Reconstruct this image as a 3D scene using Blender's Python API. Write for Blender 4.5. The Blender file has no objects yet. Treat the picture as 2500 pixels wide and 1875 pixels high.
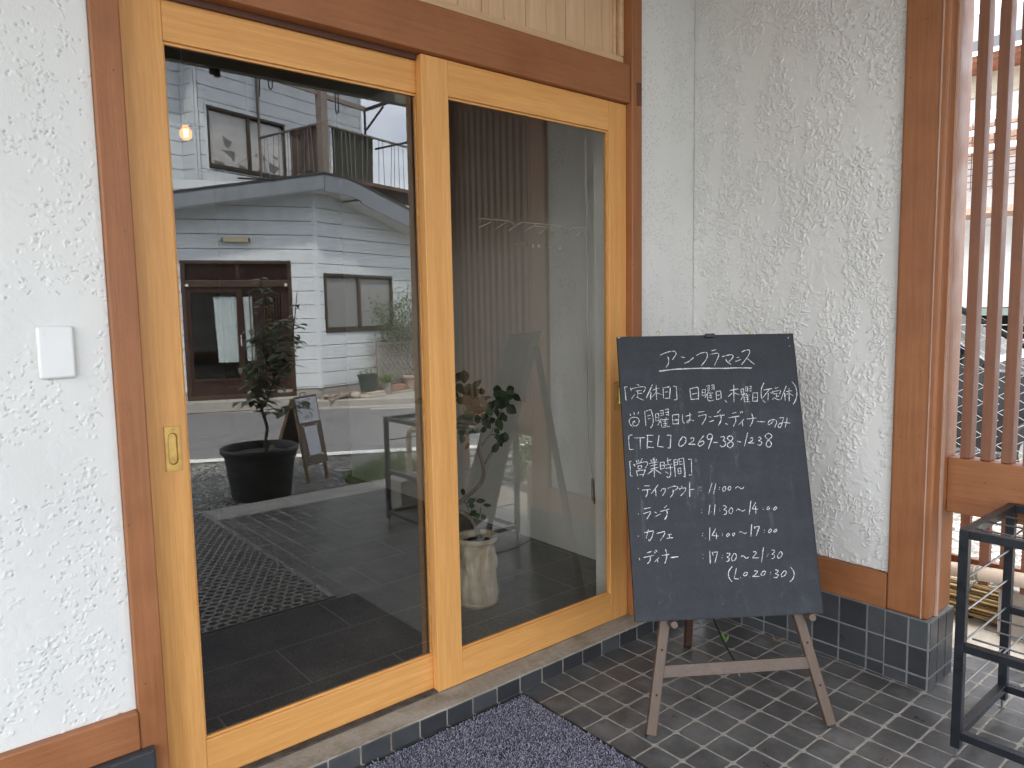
import bpy, bmesh, math, random
from mathutils import Vector, Matrix, noise as mnoise
random.seed(7)
S = bpy.context.scene
COL = S.collection
rad = math.radians

# ------------------------------------------------------------------ camera
cam = bpy.data.cameras.new('camera')
cam.lens = 25.474; cam.sensor_width = 36.0
cam.clip_start = 0.02; cam.clip_end = 2000
co = bpy.data.objects.new('camera', cam); COL.objects.link(co)
Rt = Vector((0.7686473791, -0.6394327686, -0.0175197310))
Up = Vector((0.0757340945, 0.0637739676, 0.9950865430))
Fw = Vector((0.6351736404, 0.7661975042, -0.0974465548))
m = Matrix.Identity(4)
for i in range(3):
    m[i][0] = Rt[i]; m[i][1] = Up[i]; m[i][2] = -Fw[i]
m[0][3], m[1][3], m[2][3] = -1.50939, -1.89304, 1.28370
co.matrix_world = m
S.camera = co

# ------------------------------------------------------------------ sky, sun, exposure
SUN_EL, SUN_DIR = rad(60), Vector((-0.375, 0.927, 0)).normalized()
W = bpy.data.worlds.new('World'); S.world = W; W.use_nodes = True
wt = W.node_tree; wt.nodes.clear()
sky = wt.nodes.new('ShaderNodeTexSky'); sky.sky_type = 'NISHITA'; sky.sun_disc = False
sky.sun_elevation = SUN_EL
sky.sun_rotation = math.atan2(SUN_DIR.x, SUN_DIR.y)
sky.air_density = 1.0; sky.dust_density = 4.0; sky.ozone_density = 1.0
tcw = wt.nodes.new('ShaderNodeTexCoord')
mpw = wt.nodes.new('ShaderNodeMapping'); mpw.inputs['Scale'].default_value = (1, 1, 3.0)
nzw = wt.nodes.new('ShaderNodeTexNoise'); nzw.inputs['Scale'].default_value = 2.2; nzw.inputs['Detail'].default_value = 6
crw = wt.nodes.new('ShaderNodeValToRGB'); crw.color_ramp.elements[0].position = 0.28; crw.color_ramp.elements[1].position = 0.62
mxw = wt.nodes.new('ShaderNodeMix'); mxw.data_type = 'RGBA'
mxw.inputs[7].default_value = (9.4, 9.7, 10.2, 1)      # thin bright cloud, in the sky texture's own units
bgw = wt.nodes.new('ShaderNodeBackground'); bgw.inputs['Strength'].default_value = 0.15
ow = wt.nodes.new('ShaderNodeOutputWorld')
L = wt.links.new
L(tcw.outputs['Generated'], mpw.inputs['Vector']); L(mpw.outputs[0], nzw.inputs['Vector'])
L(nzw.outputs['Fac'], crw.inputs['Fac']); L(crw.outputs['Color'], mxw.inputs[0])
L(sky.outputs[0], mxw.inputs[6]); L(mxw.outputs[2], bgw.inputs['Color']); L(bgw.outputs[0], ow.inputs['Surface'])

sl = bpy.data.lights.new('sun', 'SUN'); sl.energy = 2.7; sl.angle = rad(4.0); sl.color = (1.0, 0.95, 0.87)
so = bpy.data.objects.new('sun', sl); COL.objects.link(so)
sd = (SUN_DIR * math.cos(SUN_EL) + Vector((0, 0, math.sin(SUN_EL)))).normalized()
so.rotation_euler = sd.to_track_quat('Z', 'Y').to_euler(); so.location = sd * 30

S.view_settings.view_transform = 'Standard'; S.view_settings.look = 'None'
S.view_settings.gamma = 1.0; S.view_settings.use_curve_mapping = False
S.view_settings.exposure = 2.0
S.render.engine = 'CYCLES'
cy = S.cycles
cy.use_denoising = True; cy.use_adaptive_sampling = False; cy.max_bounces = 10; cy.diffuse_bounces = 5; cy.glossy_bounces = 5
cy.transparent_max_bounces = 12; cy.transmission_bounces = 6
cy.sample_clamp_indirect = 8.0
cy.caustics_reflective = False; cy.caustics_refractive = False
try: cy.denoiser = 'OPENIMAGEDENOISE'
except Exception: pass

# ------------------------------------------------------------------ object helpers
WL = {}
def tag(o, label=None, cat=None, group=None, kind=None):
    if label: o['label'] = label
    if cat: o['category'] = cat
    if group: o['group'] = group
    if kind: o['kind'] = kind
    return o
def thing(name, label, cat, loc=(0, 0, 0), group=None):
    o = bpy.data.objects.new(name, None); COL.objects.link(o)
    o.empty_display_size = 0.1; o.location = loc; WL[o.name] = Vector(loc)
    return tag(o, label, cat, group)
class MB:
    def __init__(self, xf=None): self.v = []; self.f = []; self.mi = []; self.xf = xf; self.m = 0
    def add(self, vs, fs):
        b = len(self.v)
        for p in vs: self.v.append(Vector(self.xf(*p)) if self.xf else Vector(p))
        for f in fs: self.f.append([b + i for i in f]); self.mi.append(self.m)
    def box(self, x0, x1, y0, y1, z0, z1):
        self.add([(x0,y0,z0),(x1,y0,z0),(x1,y1,z0),(x0,y1,z0),(x0,y0,z1),(x1,y0,z1),(x1,y1,z1),(x0,y1,z1)],
                 [(0,3,2,1),(4,5,6,7),(0,1,5,4),(1,2,6,5),(2,3,7,6),(3,0,4,7)])
    def obox(self, c, ax, ay, az):
        c, ax, ay, az = map(Vector, (c, ax, ay, az))
        vs = [c + sx*ax + sy*ay + sz*az for sz in (-1,1) for sx, sy in ((-1,-1),(1,-1),(1,1),(-1,1))]
        self.add(vs, [(0,3,2,1),(4,5,6,7),(0,1,5,4),(1,2,6,5),(2,3,7,6),(3,0,4,7)])
    def bar(self, a, b, w, h, up=(0,0,1)):
        a, b = Vector(a), Vector(b); d = (b-a); l = d.length; d.normalize()
        s = d.cross(Vector(up))
        if s.length < 1e-4: s = d.cross(Vector((1,0,0)))
        s.normalize(); u = s.cross(d)
        self.obox((a+b)/2, s*w/2, d*l/2, u*h/2)
    def quad(self, *p): self.add(p, [tuple(range(len(p)))])
    def tube(self, pts, r, n=8, cap=True):
        pts = [Vector(p) for p in pts]; k = len(pts)
        rr = r if isinstance(r, (list, tuple)) else [r]*k
        vs = []; ref = None
        for i, p in enumerate(pts):
            d = (pts[min(i+1,k-1)] - pts[max(i-1,0)]).normalized()
            if ref is None:
                ref = d.cross(Vector((0,0,1)))
                if ref.length < 1e-3: ref = d.cross(Vector((1,0,0)))
            ref = (ref - d*ref.dot(d)).normalized(); b = d.cross(ref)
            for j in range(n):
                a = 2*math.pi*j/n; vs.append(p + (ref*math.cos(a) + b*math.sin(a))*rr[i])
        fs = [(i*n+j, i*n+(j+1)%n, (i+1)*n+(j+1)%n, (i+1)*n+j) for i in range(k-1) for j in range(n)]
        if cap: fs += [tuple(range(n-1,-1,-1)), tuple(range((k-1)*n, k*n))]
        self.add(vs, fs)
    def lathe(self, c, prof, n=32, fn=None):
        cx, cy_, cz = c; vs = []
        for r, z in prof:
            for j in range(n):
                a = 2*math.pi*j/n; q = r
                if fn: q = r + fn(a, z, r)
                vs.append((cx+q*math.cos(a), cy_+q*math.sin(a), cz+z))
        k = len(prof)
        fs = [(i*n+j, i*n+(j+1)%n, (i+1)*n+(j+1)%n, (i+1)*n+j) for i in range(k-1) for j in range(n)]
        fs += [tuple(range(n-1,-1,-1)), tuple(range((k-1)*n, k*n))]
        self.add(vs, fs)
    def cyl(self, a, b, r, n=12): self.tube([a, b], r, n)
    def prism(self, poly, d):          # poly: list of 3d points, extruded by vector d
        d = Vector(d); k = len(poly); poly = [Vector(p) for p in poly]
        self.add(poly + [p+d for p in poly],
                 [tuple(range(k-1,-1,-1)), tuple(range(k,2*k))] + [(i,(i+1)%k,k+(i+1)%k,k+i) for i in range(k)])
    def sphere(self, c, r, n=10, sz=1.0):
        prof = [(max(1e-4, r*math.sin(math.pi*i/n)), -r*sz*math.cos(math.pi*i/n)) for i in range(n+1)]
        self.lathe(c, prof, n*2)
    def build(self, name, mat, parent=None, bevel=0, smooth=False, seg=2):
        o = Vector((0,0,0))
        if parent is not None: o = WL[parent.name]
        me = bpy.data.meshes.new(name)
        me.from_pydata([tuple(p-o) for p in self.v], [], self.f)
        ms = mat if isinstance(mat, (list, tuple)) else [mat]
        for q in ms: me.materials.append(q)
        if len(ms) > 1: me.polygons.foreach_set('material_index', self.mi)
        bm = bmesh.new(); bm.from_mesh(me); bmesh.ops.recalc_face_normals(bm, faces=bm.faces); bm.to_mesh(me); bm.free()
        ob = bpy.data.objects.new(name, me); COL.objects.link(ob)
        if parent is not None: ob.parent = parent
        WL[ob.name] = o
        if smooth:
            me.polygons.foreach_set('use_smooth', [True]*len(me.polygons))
            try: me.set_sharp_from_angle(angle=rad(38))
            except Exception: pass
        if bevel:
            b = ob.modifiers.new('bevel', 'BEVEL'); b.width = bevel; b.segments = seg; b.limit_method = 'ANGLE'; b.angle_limit = rad(35)
        me.update()
        return ob
def one(name, mat, mb, label, cat, group=None, **k): return tag(mb.build(name, mat, None, **k), label, cat, group)
def struct(name, mat, mb, **k): return tag(mb.build(name, mat, None, **k), kind='structure')

# ------------------------------------------------------------------ materials
class NT:
    def __init__(self, name):
        self.m = bpy.data.materials.new(name); self.m.use_nodes = True
        self.t = self.m.node_tree; self.b = self.t.nodes['Principled BSDF']; self.out = self.t.nodes['Material Output']
        self._o = None
    def n(self, t): return self.t.nodes.new(t)
    def l(self, a, b): self.t.links.new(a, b)
    def val(self, s, x):
        if hasattr(x, 'is_linked') or isinstance(x, bpy.types.NodeSocket): self.l(x, s)
        else: s.default_value = x
    def obj(self):
        if self._o is None: self._o = self.n('ShaderNodeTexCoord').outputs['Object']
        return self._o
    def map(self, scale=(1,1,1), rot=(0,0,0), loc=(0,0,0), vec=None):
        q = self.n('ShaderNodeMapping'); q.inputs['Scale'].default_value = scale; q.inputs['Rotation'].default_value = rot; q.inputs['Location'].default_value = loc
        self.l(vec or self.obj(), q.inputs['Vector']); return q.outputs[0]
    def noise(self, vec, scale, detail=4, rough=.55, dist=0, out='Fac'):
        q = self.n('ShaderNodeTexNoise'); self.l(vec, q.inputs['Vector'])
        q.inputs['Scale'].default_value = scale; q.inputs['Detail'].default_value = detail; q.inputs['Roughness'].default_value = rough; q.inputs['Distortion'].default_value = dist
        return q.outputs[out]
    def vor(self, vec, scale, feat='F1', out='Distance', rnd=1):
        q = self.n('ShaderNodeTexVoronoi'); q.feature = feat; self.l(vec, q.inputs['Vector']); q.inputs['Scale'].default_value = scale; q.inputs['Randomness'].default_value = rnd
        return q.outputs[out]
    def ramp(self, fac, stops):
        q = self.n('ShaderNodeValToRGB'); self.l(fac, q.inputs['Fac']); e = q.color_ramp.elements
        while len(e) < len(stops): e.new(0.5)
        for i, (p, c) in enumerate(stops):
            e[i].position = p; e[i].color = (c, c, c, 1) if isinstance(c, (int, float)) else (*c, 1)
        return q.outputs['Color']
    def mix(self, fac, a, b, mode='MIX'):
        q = self.n('ShaderNodeMix'); q.data_type = 'RGBA'; q.blend_type = mode
        self.val(q.inputs[0], fac)
        for s, x in ((6, a), (7, b)):
            if isinstance(x, tuple): q.inputs[s].default_value = (*x, 1)
            else: self.l(x, q.inputs[s])
        return q.outputs[2]
    def ma(self, op, a, b=None, c=None, clamp=False):
        q = self.n('ShaderNodeMath'); q.operation = op; q.use_clamp = clamp
        for i, x in enumerate((a, b, c)):
            if x is not None: self.val(q.inputs[i], x)
        return q.outputs[0]
    def sep(self, vec=None):
        q = self.n('ShaderNodeSeparateXYZ'); self.l(vec or self.obj(), q.inputs[0]); return q.outputs
    def comb(self, x, y, z):
        q = self.n('ShaderNodeCombineXYZ')
        for i, s in enumerate((x, y, z)): self.val(q.inputs[i], s)
        return q.outputs[0]
    def bump(self, h, dist, strength=1.0, normal=None):
        q = self.n('ShaderNodeBump'); q.inputs['Strength'].default_value = strength; q.inputs['Distance'].default_value = dist
        self.l(h, q.inputs['Height'])
        if normal is not None: self.l(normal, q.inputs['Normal'])
        return q.outputs[0]
    def set(self, color=None, rough=None, normal=None, metal=None, spec=None, **k):
        b = self.b.inputs
        if color is not None:
            if isinstance(color, tuple): b['Base Color'].default_value = (*color, 1)
            else: self.l(color, b['Base Color'])
        if rough is not None: self.val(b['Roughness'], rough)
        if normal is not None: self.l(normal, b['Normal'])
        if metal is not None: b['Metallic'].default_value = metal
        if spec is not None: b['Specular IOR Level'].default_value = spec
        return self.m
def simple(name, col, rough=.5, metal=0, var=.12, scale=14, spec=.5, bump=0.0):
    t = NT(name); n = t.noise(t.obj(), scale, 5)
    hi = tuple(min(1, c*(1+var)) for c in col); lo = tuple(c*(1-var) for c in col)
    c = t.ramp(n, [(.3, lo), (.7, hi)])
    r = t.ramp(n, [(.3, max(0, rough-.08)), (.7, min(1, rough+.08))])
    t.set(c, r, metal=metal, spec=spec)
    if bump: t.set(normal=t.bump(t.noise(t.obj(), scale*6, 4), bump))
    return t.m
def wood(name, lo, hi, axis, rough=.45, fine=1.0, bump=.0006, knots=0.0):
    t = NT(name); sc = {'x': (1.2, 30, 30), 'y': (30, 1.2, 30), 'z': (30, 30, 1.2)}[axis]
    v = t.map(sc)
    a = t.noise(v, 1.0*fine, 3, .6, .6); b = t.noise(v, 5.5*fine, 3, .7)
    big = t.noise(t.map({'x': (.6, 5, 5), 'y': (5, .6, 5), 'z': (5, 5, .6)}[axis]), 1.0, 3)
    h = t.ma('ADD', t.ma('MULTIPLY', a, .38), t.ma('ADD', t.ma('MULTIPLY', b, .44), t.ma('MULTIPLY', big, .18)))
    c = t.ramp(h, [(.36, lo), (.5, tuple((x+y)/2 for x, y in zip(lo, hi))), (.62, hi)])
    t.set(c, t.ramp(b, [(.3, rough-.07), (.7, rough+.1)]), t.bump(t.ma('ADD', b, a), bump))
    return t.m
def painted(name, lo, hi, axis='z', rough=.5):
    t = NT(name); sc = {'x': (2, 60, 60), 'y': (60, 2, 60), 'z': (60, 60, 2)}[axis]
    a = t.noise(t.obj(), 7, 6, .65); b = t.noise(t.map(sc), 1.6, 3, .7); g = t.noise(t.obj(), 160, 2)
    c = t.ramp(t.ma('ADD', t.ma('MULTIPLY', a, .55), t.ma('MULTIPLY', b, .45)), [(.36, lo), (.64, hi)])
    sp = t.vor(t.obj(), 17, 'F1', 'Distance')
    c = t.mix(t.ramp(sp, [(.035, .75), (.05, 0.0)]), c, tuple(x*.35 for x in lo))
    t.set(c, t.ramp(a, [(.3, rough-.1), (.7, rough+.12)]), t.bump(t.ma('ADD', t.ma('MULTIPLY', b, .8), t.ma('MULTIPLY', g, .35)), .0012))
    return t.m

def stucco(name, col, stretch=(6, 6, 2.6), ridge=40, amt=.010, dark=0.0, vein=.0, cut=(.47, .60)):
    t = NT(name); o = t.obj()
    wv = t.n('ShaderNodeVectorMath'); wv.operation = 'MULTIPLY_ADD'
    nc = t.noise(o, 9, 3, .5, 0, 'Color'); t.l(nc, wv.inputs[0]); wv.inputs[1].default_value = (.05, .05, .05); t.l(o, wv.inputs[2])
    m1 = t.noise(t.map(stretch, vec=wv.outputs[0]), 1.0, 5, .6)
    mask = t.ramp(m1, [(cut[0], 0.0), (cut[1], 1.0)])
    q = t.noise(t.map((1, 1, .62), vec=wv.outputs[0]), ridge, 2.5, .5, 1.1)
    rd = t.ma('SUBTRACT', 1.0, t.ma('MULTIPLY', t.ma('ABSOLUTE', t.ma('SUBTRACT', q, .5)), 5.0), clamp=True)
    rd = t.ma('POWER', rd, 1.6)
    h = t.ma('MULTIPLY', mask, t.ma('ADD', t.ma('MULTIPLY', rd, .8), t.ma('MULTIPLY', t.noise(o, ridge*.6, 3), .7)))
    fine = t.noise(t.map((1, 1, .45)), 120, 3, .6)
    hh = t.ma('ADD', h, t.ma('MULTIPLY', fine, .05))
    nb = t.bump(hh, amt, .95)
    big = t.noise(o, 1.6, 4, .5)
    c = t.ramp(big, [(.3, tuple(x*.93 for x in col)), (.7, col)])
    if dark:
        fl = t.ma('MULTIPLY', t.ramp(t.noise(t.map((1, 1, .8), vec=wv.outputs[0]), ridge*1.5, 2, .5, 1.4), [(.66, 0.0), (.70, 1.0)]), mask)
        c = t.mix(t.ma('MULTIPLY', fl, dark), c, tuple(x*.22 for x in col))  # dark flecks: crevice shade painted into the stucco colour
    t.set(c, .9, nb, spec=.15)
    return t.m

def tiles(name):
    t = NT(name); x, y, z = t.sep()
    p, gy = .1, .0858
    u0 = t.ma('DIVIDE', x, p); v0 = t.ma('DIVIDE', t.ma('ADD', y, gy), p)
    wob = t.noise(t.obj(), 14, 3)
    cu, cv = t.ma('FLOOR', u0), t.ma('FLOOR', v0)
    wn = t.n('ShaderNodeTexWhiteNoise'); wn.noise_dimensions = '2D'; t.l(t.comb(cu, cv, 0.0), wn.inputs['Vector'])
    jx = t.ma('MULTIPLY', t.ma('SUBTRACT', wn.outputs['Value'], .5), .03)
    def q(f): 
        a = t.ma('ABSOLUTE', t.ma('ADD', t.ma('SUBTRACT', t.ma('FRACT', f), .5), jx))
        a = t.ma('ADD', a, t.ma('MULTIPLY', t.ma('SUBTRACT', wob, .5), .03))
        return t.ma('MAXIMUM', t.ma('SUBTRACT', a, 0.463-.115), 0.0)
    a, b = q(u0), q(v0)
    d = t.ma('SUBTRACT', t.ma('SQRT', t.ma('ADD', t.ma('MULTIPLY', a, a), t.ma('MULTIPLY', b, b))), .115)
    g = t.ramp(t.ma('ADD', t.ma('MULTIPLY', d, 8), .5), [(.42, 0.0), (.62, 1.0)])
    n1 = t.noise(t.map((1, 1, 1)), 9, 6, .65); n2 = t.noise(t.map((1, .25, 1), rot=(0, 0, .5)), 60, 4, .65)
    tc_ = t.ramp(t.ma('ADD', t.ma('MULTIPLY', n1, .78), t.ma('MULTIPLY', n2, .22)), [(.3, (.048, .040, .039)), (.5, (.085, .084, .081)), (.7, (.17, .166, .158))])
    tc_ = t.mix(t.ma('MULTIPLY', wn.outputs['Value'], .45), tc_, (.055, .055, .056))
    tc_ = t.mix(t.ramp(t.noise(t.map((1, 1, 1), loc=(3, 1, 0)), 3.2, 6, .7), [(.50, 0.0), (.72, .45)]), tc_, (.24, .23, .21))
    gc = t.ramp(t.noise(t.obj(), 55, 5, .7), [(.3, (.19, .17, .145)), (.65, (.34, .315, .275))])
    c = t.mix(g, tc_, gc)
    r = t.mix(g, t.ramp(n1, [(.3, .26), (.7, .42)]), (.8, .8, .8))
    h = t.ma('ADD', t.ma('MULTIPLY', t.ma('SUBTRACT', 1.0, g), 1.0), t.ma('ADD', t.ma('MULTIPLY', n1, .35), t.ma('MULTIPLY', n2, .03)))
    tl = t.ma('ADD', h, t.ma('MULTIPLY', t.ma('FRACT', u0), t.ma('MULTIPLY', t.ma('SUBTRACT', wn.outputs['Value'], .5), .9)))
    t.set(c, r, t.bump(tl, .0022, .9), spec=.5)
    return t.m
def granite_floor(name):
    t = NT(name); x, y, z = t.sep()
    def ln(v, off, p, w):
        f = t.ma('FRACT', t.ma('ADD', t.ma('DIVIDE', t.ma('SUBTRACT', v, off), p), .5))
        return t.ma('LESS_THAN', t.ma('ABSOLUTE', t.ma('SUBTRACT', f, .5)), w/p/2)
    row = t.ma('FLOOR', t.ma('DIVIDE', t.ma('SUBTRACT', y, .338), .312))
    x2 = t.ma('ADD', x, t.ma('MULTIPLY', t.ma('ABSOLUTE', t.ma('MODULO', t.ma('ADD', row, 41.0), 2.0)), .31))
    g = t.ma('MAXIMUM', ln(x2, -.245, .62, .005), ln(y, .338, .312, .005))
    n = t.noise(t.obj(), 220, 3, .7); b = t.noise(t.obj(), 5, 5, .6)
    c = t.ramp(t.ma('ADD', t.ma('MULTIPLY', n, .7), t.ma('MULTIPLY', b, .3)), [(.36, (.08, .075, .068)), (.52, (.185, .174, .158)), (.72, (.42, .395, .36))])
    c = t.mix(g, c, (.42, .40, .37))
    t.set(c, t.mix(g, (.42,)*3, (.85,)*3), t.bump(n, .0006))
    return t.m
def gravel(name, lo, mid, hi, scale=42):
    t = NT(name); o = t.obj()
    cell = t.vor(o, scale, 'F1', 'Color'); d = t.vor(o, scale, 'F1', 'Distance'); e = t.vor(o, scale*2.3, 'F1', 'Distance')
    s = t.n('ShaderNodeSeparateColor'); t.l(cell, s.inputs[0])
    c = t.ramp(s.outputs[0], [(.05, lo), (.5, mid), (.95, hi)])
    c = t.mix(t.ramp(d, [(.35, 0.0), (.75, .85)]), c, tuple(x*.35 for x in lo))
    big = t.noise(o, 1.4, 4)
    c = t.mix(t.ramp(big, [(.45, 0.0), (.7, .45)]), c, tuple(x*.8 for x in mid))
    h = t.ma('SUBTRACT', 1.0, t.ma('ADD', d, t.ma('MULTIPLY', e, .25)))
    t.set(c, .9, t.bump(h, .018), spec=.25)
    return t.m
def asphalt(name):
    t = NT(name); o = t.obj(); n = t.noise(o, 150, 3, .7); b = t.noise(o, .7, 5, .6)
    c = t.ramp(n, [(.3, (.11, .11, .113)), (.7, (.23, .23, .233))])
    c = t.mix(t.ramp(b, [(.35, 0.0), (.7, .5)]), c, (.19, .19, .19))
    cr = t.ramp(t.vor(t.map((.35, .9, 1), rot=(0, 0, .5)), .55, 'DISTANCE_TO_EDGE'), [(.002, .6), (.006, 0.0)])
    c = t.mix(t.ma('MULTIPLY', cr, .7), c, (.02, .02, .02))
    t.set(c, .85, t.bump(n, .004), spec=.3)
    return t.m
def concrete(name, lo, hi, rough=.85, moss=0.0):
    t = NT(name); o = t.obj(); a = t.noise(o, 6, 6, .65); b = t.noise(o, 70, 4, .7); s = t.noise(t.map((1, 5, 5)), 4, 4, .6)
    c = t.ramp(t.ma('ADD', t.ma('MULTIPLY', a, .5), t.ma('ADD', t.ma('MULTIPLY', b, .25), t.ma('MULTIPLY', s, .25))), [(.36, lo), (.64, hi)])
    if moss: c = t.mix(t.ma('MULTIPLY', t.ramp(t.noise(o, 9, 5, .7), [(.52, 0.0), (.7, 1.0)]), moss), c, (.12, .105, .035))
    pit = t.ramp(t.noise(o, 48, 3, .6), [(.68, 0.0), (.74, 1.0)])
    c = t.mix(t.ma('MULTIPLY', pit, .5), c, tuple(x*.4 for x in lo))
    t.set(c, rough, t.bump(t.ma('ADD', b, t.ma('MULTIPLY', a, .8)), .003), spec=.3)
    return t.m
def glass(name, f0=.11, tint=(.90, .93, .91), rough=0.0):
    t = NT(name); t.t.nodes.remove(t.b)
    lw = t.n('ShaderNodeLayerWeight'); lw.inputs['Blend'].default_value = .5
    p5 = t.ma('POWER', lw.outputs['Facing'], 5.0)
    fr = t.ma('ADD', f0, t.ma('MULTIPLY', p5, 1-f0))
    tr = t.n('ShaderNodeBsdfTransparent'); tr.inputs[0].default_value = (*tint, 1)
    gl = t.n('ShaderNodeBsdfGlossy'); gl.inputs['Roughness'].default_value = rough; gl.inputs['Color'].default_value = (1, 1, 1, 1)
    mx = t.n('ShaderNodeMixShader'); t.l(fr, mx.inputs[0]); t.l(tr.outputs[0], mx.inputs[1]); t.l(gl.outputs[0], mx.inputs[2])
    t.l(mx.outputs[0], t.out.inputs['Surface']); return t.m
def clear(name, tint=(.97, .98, .97)):
    t = NT(name); t.t.nodes.remove(t.b); tr = t.n('ShaderNodeBsdfTransparent'); tr.inputs[0].default_value = (*tint, 1)
    t.l(tr.outputs[0], t.out.inputs['Surface']); return t.m
def emit(name, col, s):
    t = NT(name); t.set((0, 0, 0)); t.b.inputs['Emission Color'].default_value = (*col, 1); t.b.inputs['Emission Strength'].default_value = s; return t.m
def leafmat(name, lo, hi, rough=.38, trans=.25):
    t = NT(name); g = t.n('ShaderNodeNewGeometry'); r = g.outputs['Random Per Island']
    n = t.noise(t.obj(), 30, 3)
    c = t.ramp(t.ma('ADD', t.ma('MULTIPLY', r, .7), t.ma('MULTIPLY', n, .3)), [(.1, lo), (.85, hi)])
    t.set(c, rough)
    if trans:
        td = t.n('ShaderNodeBsdfTranslucent'); t.l(c, td.inputs[0]); mx = t.n('ShaderNodeMixShader'); mx.inputs[0].default_value = trans
        t.l(t.b.outputs[0], mx.inputs[1]); t.l(td.outputs[0], mx.inputs[2]); t.l(mx.outputs[0], t.out.inputs['Surface'])
    return t.m
def island(name, stops, rough=.9):
    t = NT(name); g = t.n('ShaderNodeNewGeometry'); t.set(t.ramp(g.outputs['Random Per Island'], stops), rough, spec=.2); return t.m

M_door_v = wood('honey_wood_upright', (.58, .265, .072), (.74, .378, .120), 'z')
M_door_h = wood('honey_wood_rail', (.58, .265, .072), (.74, .378, .120), 'x')
M_pale_v = wood('pale_board_wood', (.58, .365, .205), (.73, .505, .315), 'z', fine=.6)
M_pale_h = wood('pale_batten_wood', (.58, .365, .20), (.70, .48, .29), 'x', fine=.6)
BR_LO, BR_HI = (.240, .087, .030), (.335, .130, .048)
M_brown_v = painted('brown_paint_upright', BR_LO, BR_HI, 'z')
M_brown_x = painted('brown_paint_beam', BR_LO, BR_HI, 'x')
M_brown_y = painted('brown_paint_rail', BR_LO, BR_HI, 'y')
M_weather = wood('weathered_brown_wood', (.30, .165, .11), (.50, .32, .235), 'z', rough=.7, bump=.0015)
M_stuc_side = stucco('stucco_side', (.80, .785, .755), (11, 11, 3.6), 64, .0068, cut=(.45,.57))
M_stuc_front = stucco('stucco_front', (.80, .79, .765), (7, 7, 5), 52, .0032, dark=.45)
import numpy as np
def plaster_mat(name, col, grain=.0007, speck=0.0, crease_shade=.35):
    t = NT(name); o = t.obj(); g = t.noise(t.map((1, 1, .6)), 190, 4, .7); b = t.noise(o, 1.7, 5, .55); s2 = t.noise(o, 26, 5, .7)
    cc = t.ramp(b, [(.3, tuple(x*.90 for x in col)), (.7, col)])
    cc = t.mix(t.ma('MULTIPLY', t.ramp(s2, [(.62, 0.0), (.72, 1.0)]), .10 + speck), cc, tuple(x*.30 for x in col))
    st = t.noise(t.map((9, 9, .7)), 1.0, 4, .6)
    cc = t.mix(t.ramp(st, [(.55, 0.0), (.8, .10)]), cc, (.42, .38, .32))
    ge = t.n('ShaderNodeNewGeometry'); cc = t.mix(t.ma('MULTIPLY', t.ramp(ge.outputs['Pointiness'], [(.40, 1.0), (.485, 0.0)]), crease_shade), cc, tuple(x*.16 for x in col))  # creases darkened by pointiness: shade put into the plaster colour
    t.set(cc, .92, t.bump(g, grain), spec=.12); return t.m
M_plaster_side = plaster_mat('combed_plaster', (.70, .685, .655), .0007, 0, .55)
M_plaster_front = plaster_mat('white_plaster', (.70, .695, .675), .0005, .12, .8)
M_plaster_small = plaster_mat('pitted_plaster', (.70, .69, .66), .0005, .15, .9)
def worms(nu, nz, st, n, L, w, h, ang, spread, clump, seed, curl=.5, thr=.0, crumb=False):
    rs = np.random.RandomState(seed); H = np.zeros((nz, nu), np.float32); W_, Z_ = nu*st, nz*st; k = 0; tries = 0
    while k < n and tries < n*12:
        tries += 1
        u, z = rs.rand()*W_, rs.rand()*Z_
        if mnoise.noise((u*clump[0], z*clump[1], seed)) + .4*mnoise.noise((u*clump[0]*3, z*clump[1]*3, seed+5)) < thr + rs.randn()*.08: continue
        k += 1; th = ang + rs.randn()*spread; ln = rs.uniform(*L); wd = rs.uniform(*w); ht = rs.uniform(*h)*(1 if h[0] > 0 or h[1] > 0 else 1)
        ds = wd*.55; m_ = max(2, int(ln/ds)); cv = rs.randn()*curl
        for i in range(m_):
            f = i/(m_-1); ww = wd*(.55+.6*math.sin(math.pi*min(1, f*.9+.1))) * (1+.25*rs.randn()*.6); ww = max(ww, st*.9)
            ci, cj = u/st, z/st; r = int(2.0*ww/st)+1
            i0, i1, j0, j1 = max(0, int(ci)-r), min(nu, int(ci)+r+1), max(0, int(cj)-r), min(nz, int(cj)+r+1)
            if i1 > i0 and j1 > j0:
                X_ = (np.arange(i0, i1)-ci)*st; Y_ = (np.arange(j0, j1)-cj)*st
                dd = (X_[None,:]**2 + Y_[:,None]**2)/(ww*ww); v = ht*np.exp(-dd*dd)
                v = v*(.55+.9*rs.rand(*v.shape)) if crumb else v; q = H[j0:j1, i0:i1]; np.copyto(q, np.where(np.abs(v) > np.abs(q), v, q))
            th += cv*.18 + rs.randn()*.28; u += math.cos(th)*ds; z += math.sin(th)*ds
    return H
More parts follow.
